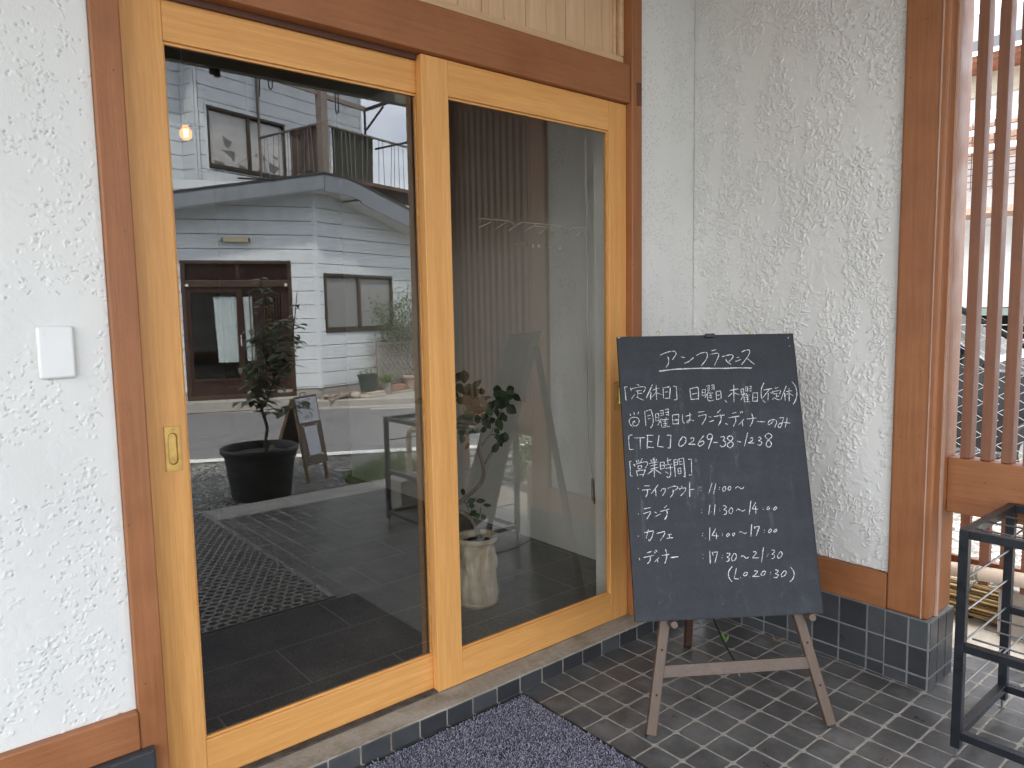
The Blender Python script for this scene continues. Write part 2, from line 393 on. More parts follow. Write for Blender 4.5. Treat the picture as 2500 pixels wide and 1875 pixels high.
def sheet(name, mat, origin, du, dn, u1, z1, st, H, parent, label=None):
    nz, nu = H.shape; o = np.array(origin); du = np.array(du, float); dn = np.array(dn, float)
    U, Zz = np.meshgrid(np.linspace(0, u1, nu), np.linspace(0, z1, nz)); 
    H = H.copy(); 
    P = o + U[...,None]*du + Zz[...,None]*np.array((0,0,1.)) + H[...,None]*dn
    idx = np.arange(nu*nz).reshape(nz, nu); F = np.stack([idx[:-1,:-1], idx[:-1,1:], idx[1:,1:], idx[1:,:-1]], -1).reshape(-1, 4)
    ring = np.concatenate([idx[0,:], idx[1:,-1], idx[-1,-2::-1], idx[-2:0:-1,0]]); V = P.reshape(-1, 3); base = len(V)
    V = np.concatenate([V, V[ring] - dn*.012]); k = len(ring); a0 = np.arange(k); SK = np.stack([ring, base+a0, base+(a0+1)%k, ring[(a0+1)%k]], -1); F = np.concatenate([F, SK])
    me = bpy.data.meshes.new(name); me.vertices.add(len(V)); me.vertices.foreach_set('co', V.astype(np.float32).ravel())
    me.loops.add(F.size); me.loops.foreach_set('vertex_index', F.astype(np.int32).ravel()); me.polygons.add(len(F)); me.polygons.foreach_set('loop_start', np.arange(0, F.size, 4, dtype=np.int32))
    me.polygons.foreach_set('use_smooth', [True]*len(F)); me.update(calc_edges=True); me.validate(); me.materials.append(mat)
    ob = bpy.data.objects.new(name, me); COL.objects.link(ob); ob.parent = parent; WL[ob.name] = Vector((0,0,0))
    if label: ob['label'] = label
    return ob
M_stuc_small = stucco('stucco_small', (.80, .785, .75), (10, 10, 7), 85, .0026, dark=.75)
M_tile_floor = tiles('porch_tile')
M_granite = granite_floor('granite_floor')
t = NT('dark_glazed_tile'); g_ = t.n('ShaderNodeNewGeometry'); n_ = t.noise(t.obj(), 22, 6, .7)
M_tile_wall = t.set(t.ramp(t.ma('ADD', t.ma('MULTIPLY', g_.outputs['Random Per Island'], .55), t.ma('MULTIPLY', n_, .45)), [(.2, (.026, .0275, .031)), (.55, (.044, .046, .051)), (.85, (.075, .078, .083))]), t.ramp(n_, [(.3, .26), (.7, .5)]), spec=.45)
M_grout = concrete('pale_grout', (.15, .147, .14), (.25, .245, .235))
M_sill = concrete('sill_concrete', (.20, .175, .14), (.40, .365, .31), moss=.55)
M_kerbc = concrete('kerb_concrete', (.27, .26, .235), (.42, .40, .365))
M_warmc = concrete('warm_concrete', (.36, .31, .24), (.55, .49, .40))
M_block = concrete('block_concrete', (.26, .235, .195), (.42, .385, .33))
M_gravel = gravel('grey_gravel', (.10, .10, .095), (.27, .265, .25), (.52, .51, .48))
M_gravel_w = gravel('white_gravel', (.13, .12, .105), (.32, .30, .27), (.55, .53, .49), 30)
M_asphalt = asphalt('asphalt')
M_white_line = concrete('road_paint', (.55, .55, .53), (.80, .80, .78))
M_glass = glass('door_glass', .145, (.91,.89,.84))
M_clear = clear('glass_back_face')
M_black = simple('black_plastic', (.012, .012, .013), .45)
M_iron = simple('dark_painted_steel', (.007, .009, .013), .34, .0, .3, 30, bump=.0005)
M_rod = simple('grey_steel_rod', (.20, .20, .20), .35, .8)
M_brass = simple('aged_brass', (.55, .36, .12), .34, .9, .25, 40)
M_gold = simple('gold_wire', (.62, .45, .16), .3, 1.0)
M_easel = wood('taupe_easel_wood', (.085, .058, .043), (.13, .092, .07), 'x', rough=.5, fine=1.3)
M_easel_d = simple('dark_brown_leg', (.05, .022, .012), .5)
M_white_pl = simple('white_plastic', (.70, .70, .69), .35, 0, .02)
M_dark_gap = simple('dark_recess', (.012, .010, .009), .8)
# ================================================================== SETTING
b = MB(); b.quad((-140,-160,-.104),(160,-160,-.104),(160,140,-.104),(-140,140,-.104))
struct('ground', M_gravel, b)
# road: near edge and far edge are not parallel to the cafe front
NE0, NED = Vector((.535,-5.42,0)), Vector((.885,.466,0)); FE0, FED = Vector((3.27,-8.35,0)), Vector((.86,.505,0))
def onl(p, d, t, z): q = p + d*t; return (q.x, q.y, z)
b = MB(); b.quad(onl(NE0,NED,-40,-.100), onl(FE0,FED,-42,-.100), onl(FE0,FED,40,-.100), onl(NE0,NED,40,-.100)); struct('road', M_asphalt, b)
nn = Vector((-NED.y, NED.x, 0))
b = MB(); b.quad(*[onl(NE0+nn*o,NED,t,-.096) for t,o in ((-40,-.02),(40,-.02),(40,.16),(-40,.16))])
fn_ = Vector((-FED.y, FED.x, 0))
b.quad(*[onl(FE0+fn_*o,FED,t,-.096) for t,o in ((.75,.42),(40,.42),(40,.50),(.75,.50))])
struct('road_marking', M_white_line, b)
b = MB(); b.quad(*[onl(FE0+fn_*o,FED,t,-.097) for t,o in ((-42,.0),(40,.0),(40,.30),(-42,.30))]); struct('gutter_strip', M_kerbc, b)
# porch floor, its concrete edge, granite floor inside
b = MB(); b.box(-3.4,1.42,-2.70,-.09,-.30,0.0); struct('porch_floor', M_tile_floor, b)
b = MB(); b.box(-3.4,1.80,-2.985,-2.701,-.30,.001); struct('porch_kerb', M_kerbc, b, bevel=.006)
b = MB(); b.box(1.421,1.80,-2.70,.6,-.30,.002); struct('side_path', M_warmc, b, bevel=.004)
b = MB(); b.quad((1.81,-2.95,-.101),(7.6,-1.5,-.101),(13,1.6,-.101),(13,9,-.101),(1.81,9,-.101)); struct('gravel_yard', M_gravel_w, b)
b = MB(); b.box(-2.6,1.10,.09,6.0,-.2,.060); struct('interior_floor', M_granite, b)
# kerb and plinth land across the road
b = MB(); 
d = FED; p = FE0 - fn_*.0
b.prism([onl(FE0+fn_*o,FED,-42,z) for o,z in ((0,-.10),(0,-.012),(-.02,.0),(-.16,.0),(-.16,-.10))], FED*82); struct('street_kerb', M_kerbc, b)
b = MB(); b.quad(*[onl(FE0+fn_*o,FED,t,-.006) for t,o in ((-42,-.16),(40,-.16),(40,-12),(-42,-12))]); struct('far_pavement', M_kerbc, b)
# distant hills
b = MB(); hv = []; rr = random.Random(3)
for i in range(61):
    a = rad(150 + i*4); h = 7 + 9*mnoise.noise((i*.23, .4, 0)) + 4*mnoise.noise((i*.7, 2, 0))
    hv.append((130*math.sin(a), 130*math.cos(a), h))
for i in range(60):
    (x0,y0,h0),(x1,y1,h1) = hv[i], hv[i+1]
    b.quad((x0,y0,-1),(x1,y1,-1),(x1*1.12,y1*1.12,h1),(x0*1.12,y0*1.12,h0))
    b.quad((x0*1.12,y0*1.12,h0),(x1*1.12,y1*1.12,h1),(x1*1.3,y1*1.3,-1),(x0*1.3,y0*1.3,-1))
struct('hills', simple('far_green', (.05,.085,.03), .9, var=.5, scale=.6), b)

# ================================================================== CAFE BUILDING
cafe = thing('cafe_building', 'white stucco cafe front with brown posts and wide wooden sliding glass doors', 'building', (0,0,0))
XW = 1.045                      # stucco face of the side wall
def part(name, mat, mb, parent=cafe, label=None, **k):
    o = mb.build(name, mat, parent, **k)
    if label: o['label'] = label
    return o
# front stucco left of the doors
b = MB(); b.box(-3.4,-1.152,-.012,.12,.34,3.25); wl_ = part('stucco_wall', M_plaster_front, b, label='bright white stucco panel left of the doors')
st_ = .0019; nu_, nz_ = int(.70/st_), int(2.3/st_)
H_ = worms(nu_, nz_, st_, 2600, (.004,.018), (.0010,.0019), (.0008,.0018), -.35, .8, (9,7), 3, 1.8, -.02) + worms(nu_, nz_, st_, 2000, (.005,.018), (.0006,.0010), (-.0026,-.0012), -.35, .8, (9,7), 3, 1.8, .0) + .35*worms(nu_, nz_, st_, 500, (.02,.07), (.004,.008), (.0005,.0014), -.1, .6, (6,5), 8, .8, .02)
sheet('plaster_coat', M_plaster_front, (-1.853,-.0145,.345), (1,0,0), (0,-1,0), .70, 2.3, st_, H_, wl_)
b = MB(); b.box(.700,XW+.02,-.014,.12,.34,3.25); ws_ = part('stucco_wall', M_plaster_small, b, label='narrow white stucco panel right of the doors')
st_ = .0024; nu_, nz_ = int(.345/st_), int(2.85/st_)
H_ = worms(nu_, nz_, st_, 3200, (.003,.011), (.0018,.0028), (-.0030,-.0014), -.5, .8, (9,5), 13, .8, -.15) + worms(nu_, nz_, st_, 420, (.008,.03), (.002,.004), (.0006,.0014), -.3, .8, (8,4), 14, .8, .0)
sheet('plaster_coat', M_plaster_small, (.7005,-.0175,.365), (1,0,0), (0,-1,0), .3445, 2.85, st_, H_, ws_)
b = MB(); b.box(XW+.003,1.20,-.846,-.0145,.365,3.3); wd_ = part('stucco_wall', M_plaster_side, b, label='side wall of rough combed white stucco')
st_ = .0018; nu_, nz_ = int(.826/st_), int(2.75/st_)
H_ = worms(nu_, nz_, st_, 9500, (.010,.042), (.0015,.0028), (.0020,.0048), -1.57, .45, (14,4.2), 23, 1.2, -.06) + .6*worms(nu_, nz_, st_, 2600, (.02,.07), (.003,.007), (.0008,.0024), -1.57, .35, (17,5), 23, .6, -.08)
sheet('plaster_coat', M_plaster_side, (XW,-.0185,.3655), (0,-1,0), (-1,0,0), .826, 2.75, st_, H_, wd_)
# unseen upper wall and body of the house, added and sized to block sun
b = MB(); b.box(-3.4,1.2,.0,.12,3.251,4.6); b.box(-3.4,-3.28,.121,6.2,0,4.6); b.box(1.11,1.2,.121,6.2,-.1,4.6); b.box(-3.4,1.2,6.201,6.3,-.1,4.6)
part('upper_wall', M_stuc_front, b)
# posts
b = MB(); b.box(-1.152,-1.090,-.030,.11,.03,3.25); part('post', M_brown_v, b, label='brown post left of the doors', bevel=.004)
b = MB(); b.box(.646,.703,-.030,.11,.06,3.25); part('post', M_brown_v, b, label='brown post right of the doors', bevel=.004)
b = MB(); b.box(.672,.694,-.036,-.02,2.056,2.140); part('wedge', simple('wedge_wood', (.12,.04,.018), .5), b, bevel=.002)
b = MB(); b.box(1.022,1.215,-.982,-.846,.240,3.25); 
part('corner_post', M_brown_v, b, label='square brown corner post above dark tiles', bevel=.010, seg=3)
b = MB(); b.box(1.0185,1.028,-.962,-.957,.242,3.2); b.box(1.075,1.095,-.988,-.98,.242,3.2); part('corner_bead', M_weather, b, bevel=.002)
# lintel beam, head track, transom of pale boards
b = MB(); b.box(-1.089,.645,-.022,.11,2.062,2.202); part('lintel', M_brown_x, b, bevel=.005)
b = MB(); b.box(-1.089,-.275,.018,.03,2.046,2.0615); b.box(-1.089,.645,.085,.11,2.03,2.061); part('head_track', simple('dark_track', (.075,.024,.010), .6), b)
b = MB()
xs = [-1.085] + [ -.0138 + .0938*k for k in range(-11, 7) if -.0138+.0938*k > -1.03] + [.645]
for i in range(len(xs)-1): b.box(xs[i]+.0012, xs[i+1]-.0012, .030+.0006*((i*7)%3), .05, 2.203, 2.95)
part('transom_boards', M_pale_v, b, bevel=.0015)
b = MB(); b.box(-1.089,.645,.012,.0295,2.203,2.238); b.box(.626,.645,.010,.0295,2.239,2.95); b.box(.604,.612,.018,.0295,2.239,2.95); part('transom_trim', M_pale_h, b, bevel=.002)
b = MB(); b.box(-1.089,.645,.051,.11,2.203,3.25); part('transom_backing', M_dark_gap, b)
b = MB(); b.box(-1.089,.645,-.03,.05,2.951,3.06); part('beam', M_brown_x, b)
# ground boards
b = MB(); b.box(-3.4,-1.1525,-.036,.10,.250,.345); part('base_board', M_brown_x, b, bevel=.004, label='brown base board under the left stucco')
b = MB(); b.box(1.024,1.20,-.845,.02,.240,.364); part('base_board', M_brown_y, b, bevel=.003, label='brown base board under the side stucco')
b = MB(); b.box(.704,1.023,-.033,.10,.240,.364); part('base_board', M_brown_x, b, bevel=.003, label='brown base board beside the right post')
# tiled bases: grout body and every tile in it
def tile_base(name, parts_, label):
    g, t = MB(), MB()
    for (kind, a0, a1, pl, out, z0, z1, rows, off) in parts_:
        # kind 'x': face looks to -y at y=pl, runs along x; 'y-': face looks to -x at x=pl, runs along y
        if kind == 'x': g.box(a0, a1, pl, pl+.10, z0, z1)
        else: g.box(pl, pl+.10, a0, a1, z0, z1)
        n0 = math.floor((a0-off)/.1)-1
        for k in range(n0, n0+60):
            s0, s1 = max(a0, off+k*.1)+.003, min(a1, off+(k+1)*.1)-.003
            if s1 - s0 < .008: continue
            for r0, r1 in rows:
                e = random.uniform(.0022, .0036)
                if kind == 'x': t.box(s0, s1, pl-e, pl+.004, r0+.003, r1-.003)
                else: t.box(pl-e, pl+.004, s0, s1, r0+.003, r1-.003)
    o = part('tiled_base', M_tile_wall if name == 'l' else M_grout, g, label=label); part('wall_tiles', M_tile_wall, t, o, bevel=.002)
tile_base('l', [('x', -3.4, -1.125, -.050, 1, -.02, .249, ((.0,.05),(.05,.15),(.15,.248)), -1.125)], 'dark tiled base at the far left')
tile_base('r', [('y', -.846, -.098, 1.022, 1, -.02, .2395, ((.0,.045),(.045,.142),(.142,.2395)), -.0858)], 'dark tiled base of the side wall')
g, t = MB(), MB(); g.box(1.016, 1.225, -.990, -.8465, -.02, .2395)
for r0, r1 in ((.0,.045),(.045,.142),(.142,.2395)):
    for y0, y1 in ((-.989,-.925),(-.925,-.8475)): t.box(1.0135, 1.02, y0+.003, y1-.003, r0+.003, r1-.003)
    for x0, x1 in ((1.018,1.085),(1.085,1.155),(1.155,1.224)): t.box(x0+.003, x1-.003, -.9925, -.986, r0+.003, r1-.003)
o = part('tiled_base', M_grout, g, label='dark tiled foot of the corner post'); part('wall_tiles', M_tile_wall, t, o, bevel=.002)
# door sill of worn concrete with a tiled face and the dark rail groove
g = MB(); g.box(-1.6,1.021,-.091,.09,-.02,.0575); sill = part('door_sill', M_sill, g, bevel=.004)
t = MB()
for k in range(-17, 11):
    x0, x1 = -.004+k*.1, .096+k*.1
    if x0 > 1.0: continue
    t.box(x0+.0035, min(x1-.0035, 1.019), -.0945-random.uniform(0,.0012), -.0885, .002, .0545+random.uniform(-.002,.001))
part('sill_tiles', M_tile_wall, t, sill, bevel=.002)
g = MB(); g.box(-1.089,.645,.004,.026,.0578,.0600); g.box(-1.089,-.268,.004,.0275,.0601,.0640); part('door_track', simple('dirty_track', (.055,.045,.036), .85, var=.6, scale=30), g, sill)
# side wall top / porch roof
rf = MB()
def roof_z(y): return 3.22 + (y-.0)*.105       # slopes down to the street
for k in range(26):
    y0, y1 = .02 - k*.112, .02-(k+1)*.112
    b.xf = None
rf.prism([(-3.6,.1,roof_z(.1)+.06),(-3.6,-2.98,roof_z(-2.98)+.06),(-3.6,-2.98,roof_z(-2.98)+.10),(-3.6,.1,roof_z(.1)+.10)], (4.92,0,0))
M_ceil = painted('dark_stained_boards', (.13,.085,.058), (.20,.135,.095), 'x')
roof = part('porch_roof', M_ceil, rf)
for k in range(18):
    x = -3.35 + .27*k
    r_ = MB(); r_.prism([(x,.0,roof_z(0)+.0585),(x,-2.86,roof_z(-2.86)+.0585),(x,-2.86,roof_z(-2.86)-.03),(x,.0,roof_z(0)-.03)], (.052,0,0)); part('rafter', M_ceil, r_, roof)
f_ = MB(); f_.box(-3.6,1.75,-2.82,-2.755,2.832,2.900); part('eave_beam', simple('green_grey_beam', (.16,.162,.135), .7), f_, roof, bevel=.004)
f_ = MB(); x = -3.6
while x < 1.55:
    w_ = random.uniform(.11,.24)
    f_.box(x, x+w_, -2.80,-2.77, 2.9005, 2.978); 
    g_ = random.choice((.0,.03,.05)); 
    if g_: f_.box(x+w_+.0005, x+w_+g_, -2.80,-2.77, 2.9005, 2.968-random.uniform(0,.006))
    x += w_+g_+.001
part('eave_filler', M_ceil, f_, roof)
f_ = MB(); f_.box(-3.4,1.2,-.0165,.0,3.10,3.25); part('wall_plate', M_brown_x, f_)
# hooks under the eave
for x, w_, zb in ((.43,.026,2.775), (.903,.022,2.695)):
    h_ = MB(); h_.tube([(x,-2.80,2.84),(x,-2.80,zb+.018),(x+w_*.3,-2.80,zb),(x+w_*.7,-2.80,zb),(x+w_,-2.80,zb+.018),(x+w_,-2.80,2.838)], .0042, 6); part('eave_hook', M_black, h_, roof)
h_ = MB(); h_.tube([(.372,-2.80,2.84),(.366,-2.80,2.714)], .004, 6); part('hanging_strap', M_black, h_, roof)
h_ = MB(); h_.cyl((.07,-2.80,2.845),(.07,-2.80,2.800),.016,10); h_.cyl((.07+.032,-2.80,2.845),(.07+.032,-2.80,2.79),.02,10); part('gutter_bracket', M_black, h_, roof)

# ---- sliding doors (parts of the building; glass, handle and lettering are sub-parts)
def door(x0, x1, y0, label, hidden_right=False):
    y1 = y0+.030; z0, z1 = .0602, 2.06; sw = .0975; rt, rb = .108, .096
    d_ = MB()
    d_.m = 0
    d_.box(x0, x0+sw, y0, y1, z0, z1)
    d_.box(x1-sw+.002, x1, y0, y1, z0, z1)
    d_.m = 1
    d_.box(x0+sw+.0004, x1-sw+.0016, y0+.0006, y1, z1-rt, z1)
    d_.box(x0+sw+.0004, x1-sw+.0016, y0+.0006, y1, z0, z0+rb+.016)
    o = part('sliding_door', [M_door_v, M_door_h], d_, label=label, bevel=.0022)
    q = MB()
    gx0, gx1, gz0, gz1 = x0+sw+.0004, x1-sw+.0016, z0+rb+.0165, z1-rt-.0005
    q.m = 0; q.box(gx0, gx1, y0+.0146, y0+.0156, gz0, gz1)
    # glazing beads keep the pane in place
    gb = MB(); 
    for (a0,a1,c0,c1) in ((gx0,gx1,gz0,gz0+.006),(gx0,gx1,gz1-.006,gz1),(gx0,gx0+.004,gz0+.006,gz1-.006),(gx1-.004,gx1,gz0+.006,gz1-.006)):
        gb.box(a0,a1,y0+.008,y0+.0145,c0,c1)
    part('glazing_bead', M_door_h, gb, o)
    # front face reflects, the others only let light through
    q.mi = [1]*6; q.mi[2] = 0
    part('glass_pane', [M_glass, M_clear], q, o)
    return o
door1 = door(-1.083, -.170, .032, 'honey wood sliding door on the left, set behind')
door2 = door(-.272, .6445, .0, 'honey wood sliding door on the right, in front')
def pull(x0, x1, z0, z1, y, par):
    h = MB(); n = 10
    cx, cz, rx, hz = (x0+x1)/2, (z0+z1)/2, (x1-x0)*.31, (z1-z0)*.5-.016
    ring = []
    for i in range(n+1): a = math.pi*i/n; ring.append((cx+rx*math.cos(a), cz+hz-rx+rx*math.sin(a)))
    for i in range(n+1): a = math.pi+math.pi*i/n; ring.append((cx+rx*math.cos(a), cz-hz+rx+rx*math.sin(a)))
    k = len(ring)
    # plate as a ring between slot and rectangle
    outer = []
    for (a, c) in ring:
        dx, dz = a-cx, c-cz
        s = min(((x1-x0)/2)/max(abs(dx),1e-6), ((z1-z0)/2)/max(abs(dz),1e-6)); outer.append((cx+dx*s, cz+dz*s))
    for sx in (-1,1):
        for sz in (-1,1):
            e = max(range(k), key=lambda i_: sx*(outer[i_][0]-cx)/(x1-x0) + sz*(outer[i_][1]-cz)/(z1-z0)); outer[e] = (cx+sx*(x1-x0)/2, cz+sz*(z1-z0)/2)
    v = [(a, y-.0052, c) for a, c in outer] + [(a, y-.0052, c) for a, c in ring] + [(cx+(a-cx)*.80, y-.0006, cz+(c-cz)*.94) for a, c in ring] + [(a, y, c) for a, c in outer]
    f = [(i, (i+1)%k, k+(i+1)%k, k+i) for i in range(k)] + [(k+i, k+(i+1)%k, 2*k+(i+1)%k, 2*k+i) for i in range(k)] + [(3*k+i, 3*k+(i+1)%k, (i+1)%k, i) for i in range(k)] + [tuple(range(2*k, 3*k))]
    # exact corners of the plate
    h.add(v, f)
    for sx in (-1,1):
        for sz in (-1,1):
            qx, qz = cx+sx*(x1-x0)*.36, cz+sz*((z1-z0)/2-.008)
            h.cyl((qx, y-.0054, qz), (qx, y-.0066, qz), .0036, 10)
    part('pull_handle', M_brass, h, par, smooth=True)
pull(-1.040, -1.004, .904, 1.017, .032, door1)
pull(.574, .606, .904, 1.012, .0, door2)
# fine logo and lettering on the right pane, drawn as thin raised strips
M_logo = simple('bronze_lettering', (.27,.225,.165), .5, .0, .05)
lg = MB(); yl = .0143
def seg(a, c, w=.0015): 
    (x0,z0),(x1,z1) = a, c; d_ = Vector((x1-x0,0,z1-z0)); L_ = d_.length; d_.normalize(); s_ = Vector((-d_.z,0,d_.x))*w/2
    p, q = Vector((x0,yl,z0)), Vector((x1,yl,z1)); lg.prism([p-s_, q-s_, q+s_, p+s_], (0,-.0004,0))
for a_, c_ in [((-0.0571,1.5924),(0.068,1.5918)),((0.068,1.5918),(0.1043,1.5785)),((-0.0579,1.5613),(-0.0033,1.5848)),((0.0096,1.5608),(0.0668,1.5908)),((0.0685,1.5601),(0.1281,1.5911)),((0.1281,1.5911),(0.3136,1.5909)),((0.1914,1.5896),(0.1374,1.5594)),((0.1836,1.5828),(0.2475,1.5822)),((0.2475,1.5822),(0.2077,1.5588)),((0.3136,1.5909),(0.2671,1.5644)),((0.2512,1.5708),(0.2805,1.5587)),((0.3136,1.5909),(0.3465,1.5758)),((0.3186,1.5604),(0.3718,1.5897)),((0.3718,1.5897),(0.442,1.59)),((0.442,1.59),(0.3899,1.5613)),((0.4143,1.5727),(0.4431,1.5581))]: seg(a_, c_)
GL = {'i':[((0,0),(0,.7)),((0,.9),(0,1.0))],'n':[((-.4,0),(-.4,1)),((-.4,.8),(0,1)),((0,1),(.4,.75)),((.4,.75),(.4,0))],'f':[((0,0),(0,1.1)),((0,1.1),(.35,1.4)),((-.3,.95),(.35,.95))],'r':[((-.2,0),(-.2,1)),((-.2,.7),(.3,1))],'a':[((-.35,.85),(.1,1)),((.1,1),(.4,.75)),((.4,.75),(.4,0)),((.4,.55),(-.2,.5)),((-.2,.5),(-.45,.22)),((-.45,.22),(-.15,0)),((-.15,0),(.4,.25))],'m':[((-.6,0),(-.6,1)),((-.6,.8),(-.25,1)),((-.25,1),(0,.75)),((0,.75),(0,0)),((0,.8),(.35,1)),((.35,1),(.6,.75)),((.6,.75),(.6,0))],'c':[((.35,.8),(0,1)),((0,1),(-.42,.5)),((-.42,.5),(0,0)),((0,0),(.35,.2))],'e':[((-.4,.5),(.4,.5)),((.4,.5),(.3,.85)),((.3,.85),(0,1)),((0,1),(-.42,.5)),((-.42,.5),(0,0)),((0,0),(.35,.15))]}
for k_, ch_ in enumerate('inframince'):
    for (p_, q_) in GL[ch_]: seg((.0758+.02545*k_+p_[0]*.0095, 1.5090-.00015*k_+p_[1]*.0105), (.0758+.02545*k_+q_[0]*.0095, 1.5090-.00015*k_+q_[1]*.0105), .0016)

part('door_lettering', M_logo, lg, door2)
# outlet plate
b = MB(); b.box(-1.297,-1.226,-.0275,-.015,1.157,1.273); part('wall_plate_cover', M_white_pl, b, bevel=.009, seg=4, smooth=True)

# ---- interior shell (seen through the glass)
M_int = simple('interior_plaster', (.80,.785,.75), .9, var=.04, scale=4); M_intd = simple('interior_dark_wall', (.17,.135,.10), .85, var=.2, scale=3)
b = MB(); b.box(1.02,1.10,.165,3.1,.061,2.75); part('interior_wall', M_int, b, label='white plaster wall inside on the right')
b = MB(); b.box(.690,1.0195,.150,.215,.061,2.75); part('interior_wall', M_int, b, label='short white plaster return just inside the door')
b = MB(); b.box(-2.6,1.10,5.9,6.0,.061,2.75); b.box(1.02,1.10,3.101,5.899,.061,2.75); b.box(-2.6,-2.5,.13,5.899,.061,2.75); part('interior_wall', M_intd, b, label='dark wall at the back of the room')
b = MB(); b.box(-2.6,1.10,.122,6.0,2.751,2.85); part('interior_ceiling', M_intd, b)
b = MB(); b.prism([(-3.9,-.7,4.35),(-3.9,3.1,5.8),(-3.9,6.9,4.35),(-3.9,6.9,4.47),(-3.9,3.1,5.94),(-3.9,-.7,4.47)], (5.5,0,0)); part('main_roof', simple('cafe_roof', (.08,.085,.09), .6), b)  # unseen roof, its height set for how much sun it lets past
# ================================================================== CHALKBOARD ON ITS EASEL
FL = Vector((.09940, -.56032, 0)); AX = Vector((.81228134, -.58326583, 0)); BK = Vector((.58326583, .81228134, 0))
t16 = rad(16); UPV = Vector((0,0,1))*math.cos(t16) + BK*math.sin(t16); NRM = AX.cross(UPV)
def bp(u, v, o=0.0): return FL + AX*u + UPV*v + NRM*o           # board-plane point: along, up the slope, out of the face
easel = thing('display_easel', 'taupe wooden three legged easel carrying the tall chalkboard', 'easel', tuple(FL + (AX*.29)))
def sbar(u0, v0, u1, v1, w, o0, o1, name, mat, par, **k):
    a, c = bp(u0, v0), bp(u1, v1); d = (c-a); l = d.length; d.normalize(); s = d.cross(NRM).normalized()
    q = MB(); q.obox((a+c)/2 + NRM*(o0+o1)/2, s*w/2, d*l/2, NRM*abs(o1-o0)/2); return part(name, mat, q, par, **k)
M_easel_v = wood('taupe_leg_wood', (.080,.050,.034), (.115,.077,.054), 'z', rough=.5, fine=.8)
leg_l = sbar(.0145, .012, .262, 1.22, .031, -.032, -.010, 'front_leg', M_easel_v, easel, bevel=.003)
leg_r = sbar(.577, .012, .325, 1.22, .031, -.032, -.010, 'front_leg', M_easel_v, easel, bevel=.003)
sbar(.060, .192, .528, .197, .036, -.030, -.014, 'crossbar', M_easel, easel, bevel=.002)
for u0 in (.012, .579):
    q = MB(); q.obox(bp(u0, .006, -.021), AX*.011, UPV*.007, NRM*.009); part('rubber_foot', M_black, q, easel)
q = MB(); q.bar((.692,-.263,.012), tuple(bp(.293, 1.20, -.062)), .026, .026, up=tuple(AX)); part('rear_leg', M_easel_d, q, easel, bevel=.002)
q = MB(); q.box(.681,.703,-.274,-.252,0,.012); part('rubber_foot', M_black, q, easel)
for u0, v0 in ((.0985, .3345), (.5335, .3365)):
    q = MB(); q.cyl(bp(u0, v0, -.03), bp(u0, v0, .030), .0112, 20); part('peg', M_easel_v, q, easel, bevel=.0015, smooth=True)
for u0, v0, lg_ in ((.0145+.2052*.245,.012+.245,leg_l), (.0145+.2052*.115,.012+.115,leg_l), (.577-.2086*.245,.257,leg_r), (.577-.2086*.118,.13,leg_r)):
    q = MB(); q.cyl(bp(u0, v0, -.0102), bp(u0, v0, -.0094), .0036, 10); part('peg_hole', M_dark_gap, q, lg_)
# hanging chain from the rear leg to the crossbar, link by link
q = MB(); A_ = Vector((.692,-.263,.0)).lerp(bp(.293,1.2,-.062), .36); B_ = bp(.30, .205, -.034)
NL = 52
for k in range(NL):
    f0, f1 = k/NL, (k+1.25)/NL
    p0, p1 = A_.lerp(B_, f0), A_.lerp(B_, f1); p0.z -= .05*math.sin(math.pi*f0); p1.z -= .05*math.sin(math.pi*min(1,f1))
    d = (p1-p0).normalized(); s = d.cross(Vector((0,0,1))).normalized()
    if k % 2: s = d.cross(s)
    q.tube([p0 - s*.0026, p1 - s*.0026, p1 + s*.0026, p0 + s*.0026, p0 - s*.0026], .0013, 4)
part('chain', M_black, q, easel)
q = MB(); q.tube([bp(.302,.176,-.02), bp(.303,.168,-.018), bp(.306,.165,-.012)], .0016, 6); part('chain_hook', M_rod, q, easel)

t = NT('chalkboard_face'); o_ = t.obj()
a = t.noise(t.map((1.2,1.2,7)), 3, 5, .6); b_ = t.noise(t.map((14,14,1.5)), 2, 4, .6); c_ = t.noise(o_, 2.2, 5, .6); fn = t.noise(o_, 220, 2, .7)
h = t.ma('ADD', t.ma('MULTIPLY', a, .35), t.ma('ADD', t.ma('MULTIPLY', b_, .25), t.ma('MULTIPLY', c_, .4)))
col = t.ramp(h, [(.34, (.014,.0155,.0185)), (.52, (.025,.0275,.033)), (.68, (.046,.050,.058))])
ds = t.ramp(t.vor(o_, 30), [(.02, 1.0), (.04, 0.0)])
col = t.mix(t.ma('MULTIPLY', ds, .22), col, (.3,.3,.3))
col = t.mix(t.ma('MULTIPLY', t.ramp(fn, [(.5, 0.0), (.8, 1.0)]), .12), col, (.18,.18,.19))
M_board = t.set(col, t.ramp(h, [(.3,.45), (.7,.65)]), spec=.25)
t = NT('chalk'); n = t.noise(t.obj(), 420, 2, .7); tr = t.n('ShaderNodeBsdfTransparent'); mx = t.n('ShaderNodeMixShader')
t.set((.72,.72,.72), .95, spec=.05); al = t.ramp(n, [(.38, .15), (.56, 1.0)]); t.l(al, mx.inputs[0]); t.l(tr.outputs[0], mx.inputs[1]); t.l(t.b.outputs[0], mx.inputs[2]); t.l(mx.outputs[0], t.out.inputs['Surface'])
M_chalk = t.m
t = NT('chalk_smear'); n = t.noise(t.obj(), 60, 4, .7); tr = t.n('ShaderNodeBsdfTransparent'); mx = t.n('ShaderNodeMixShader')
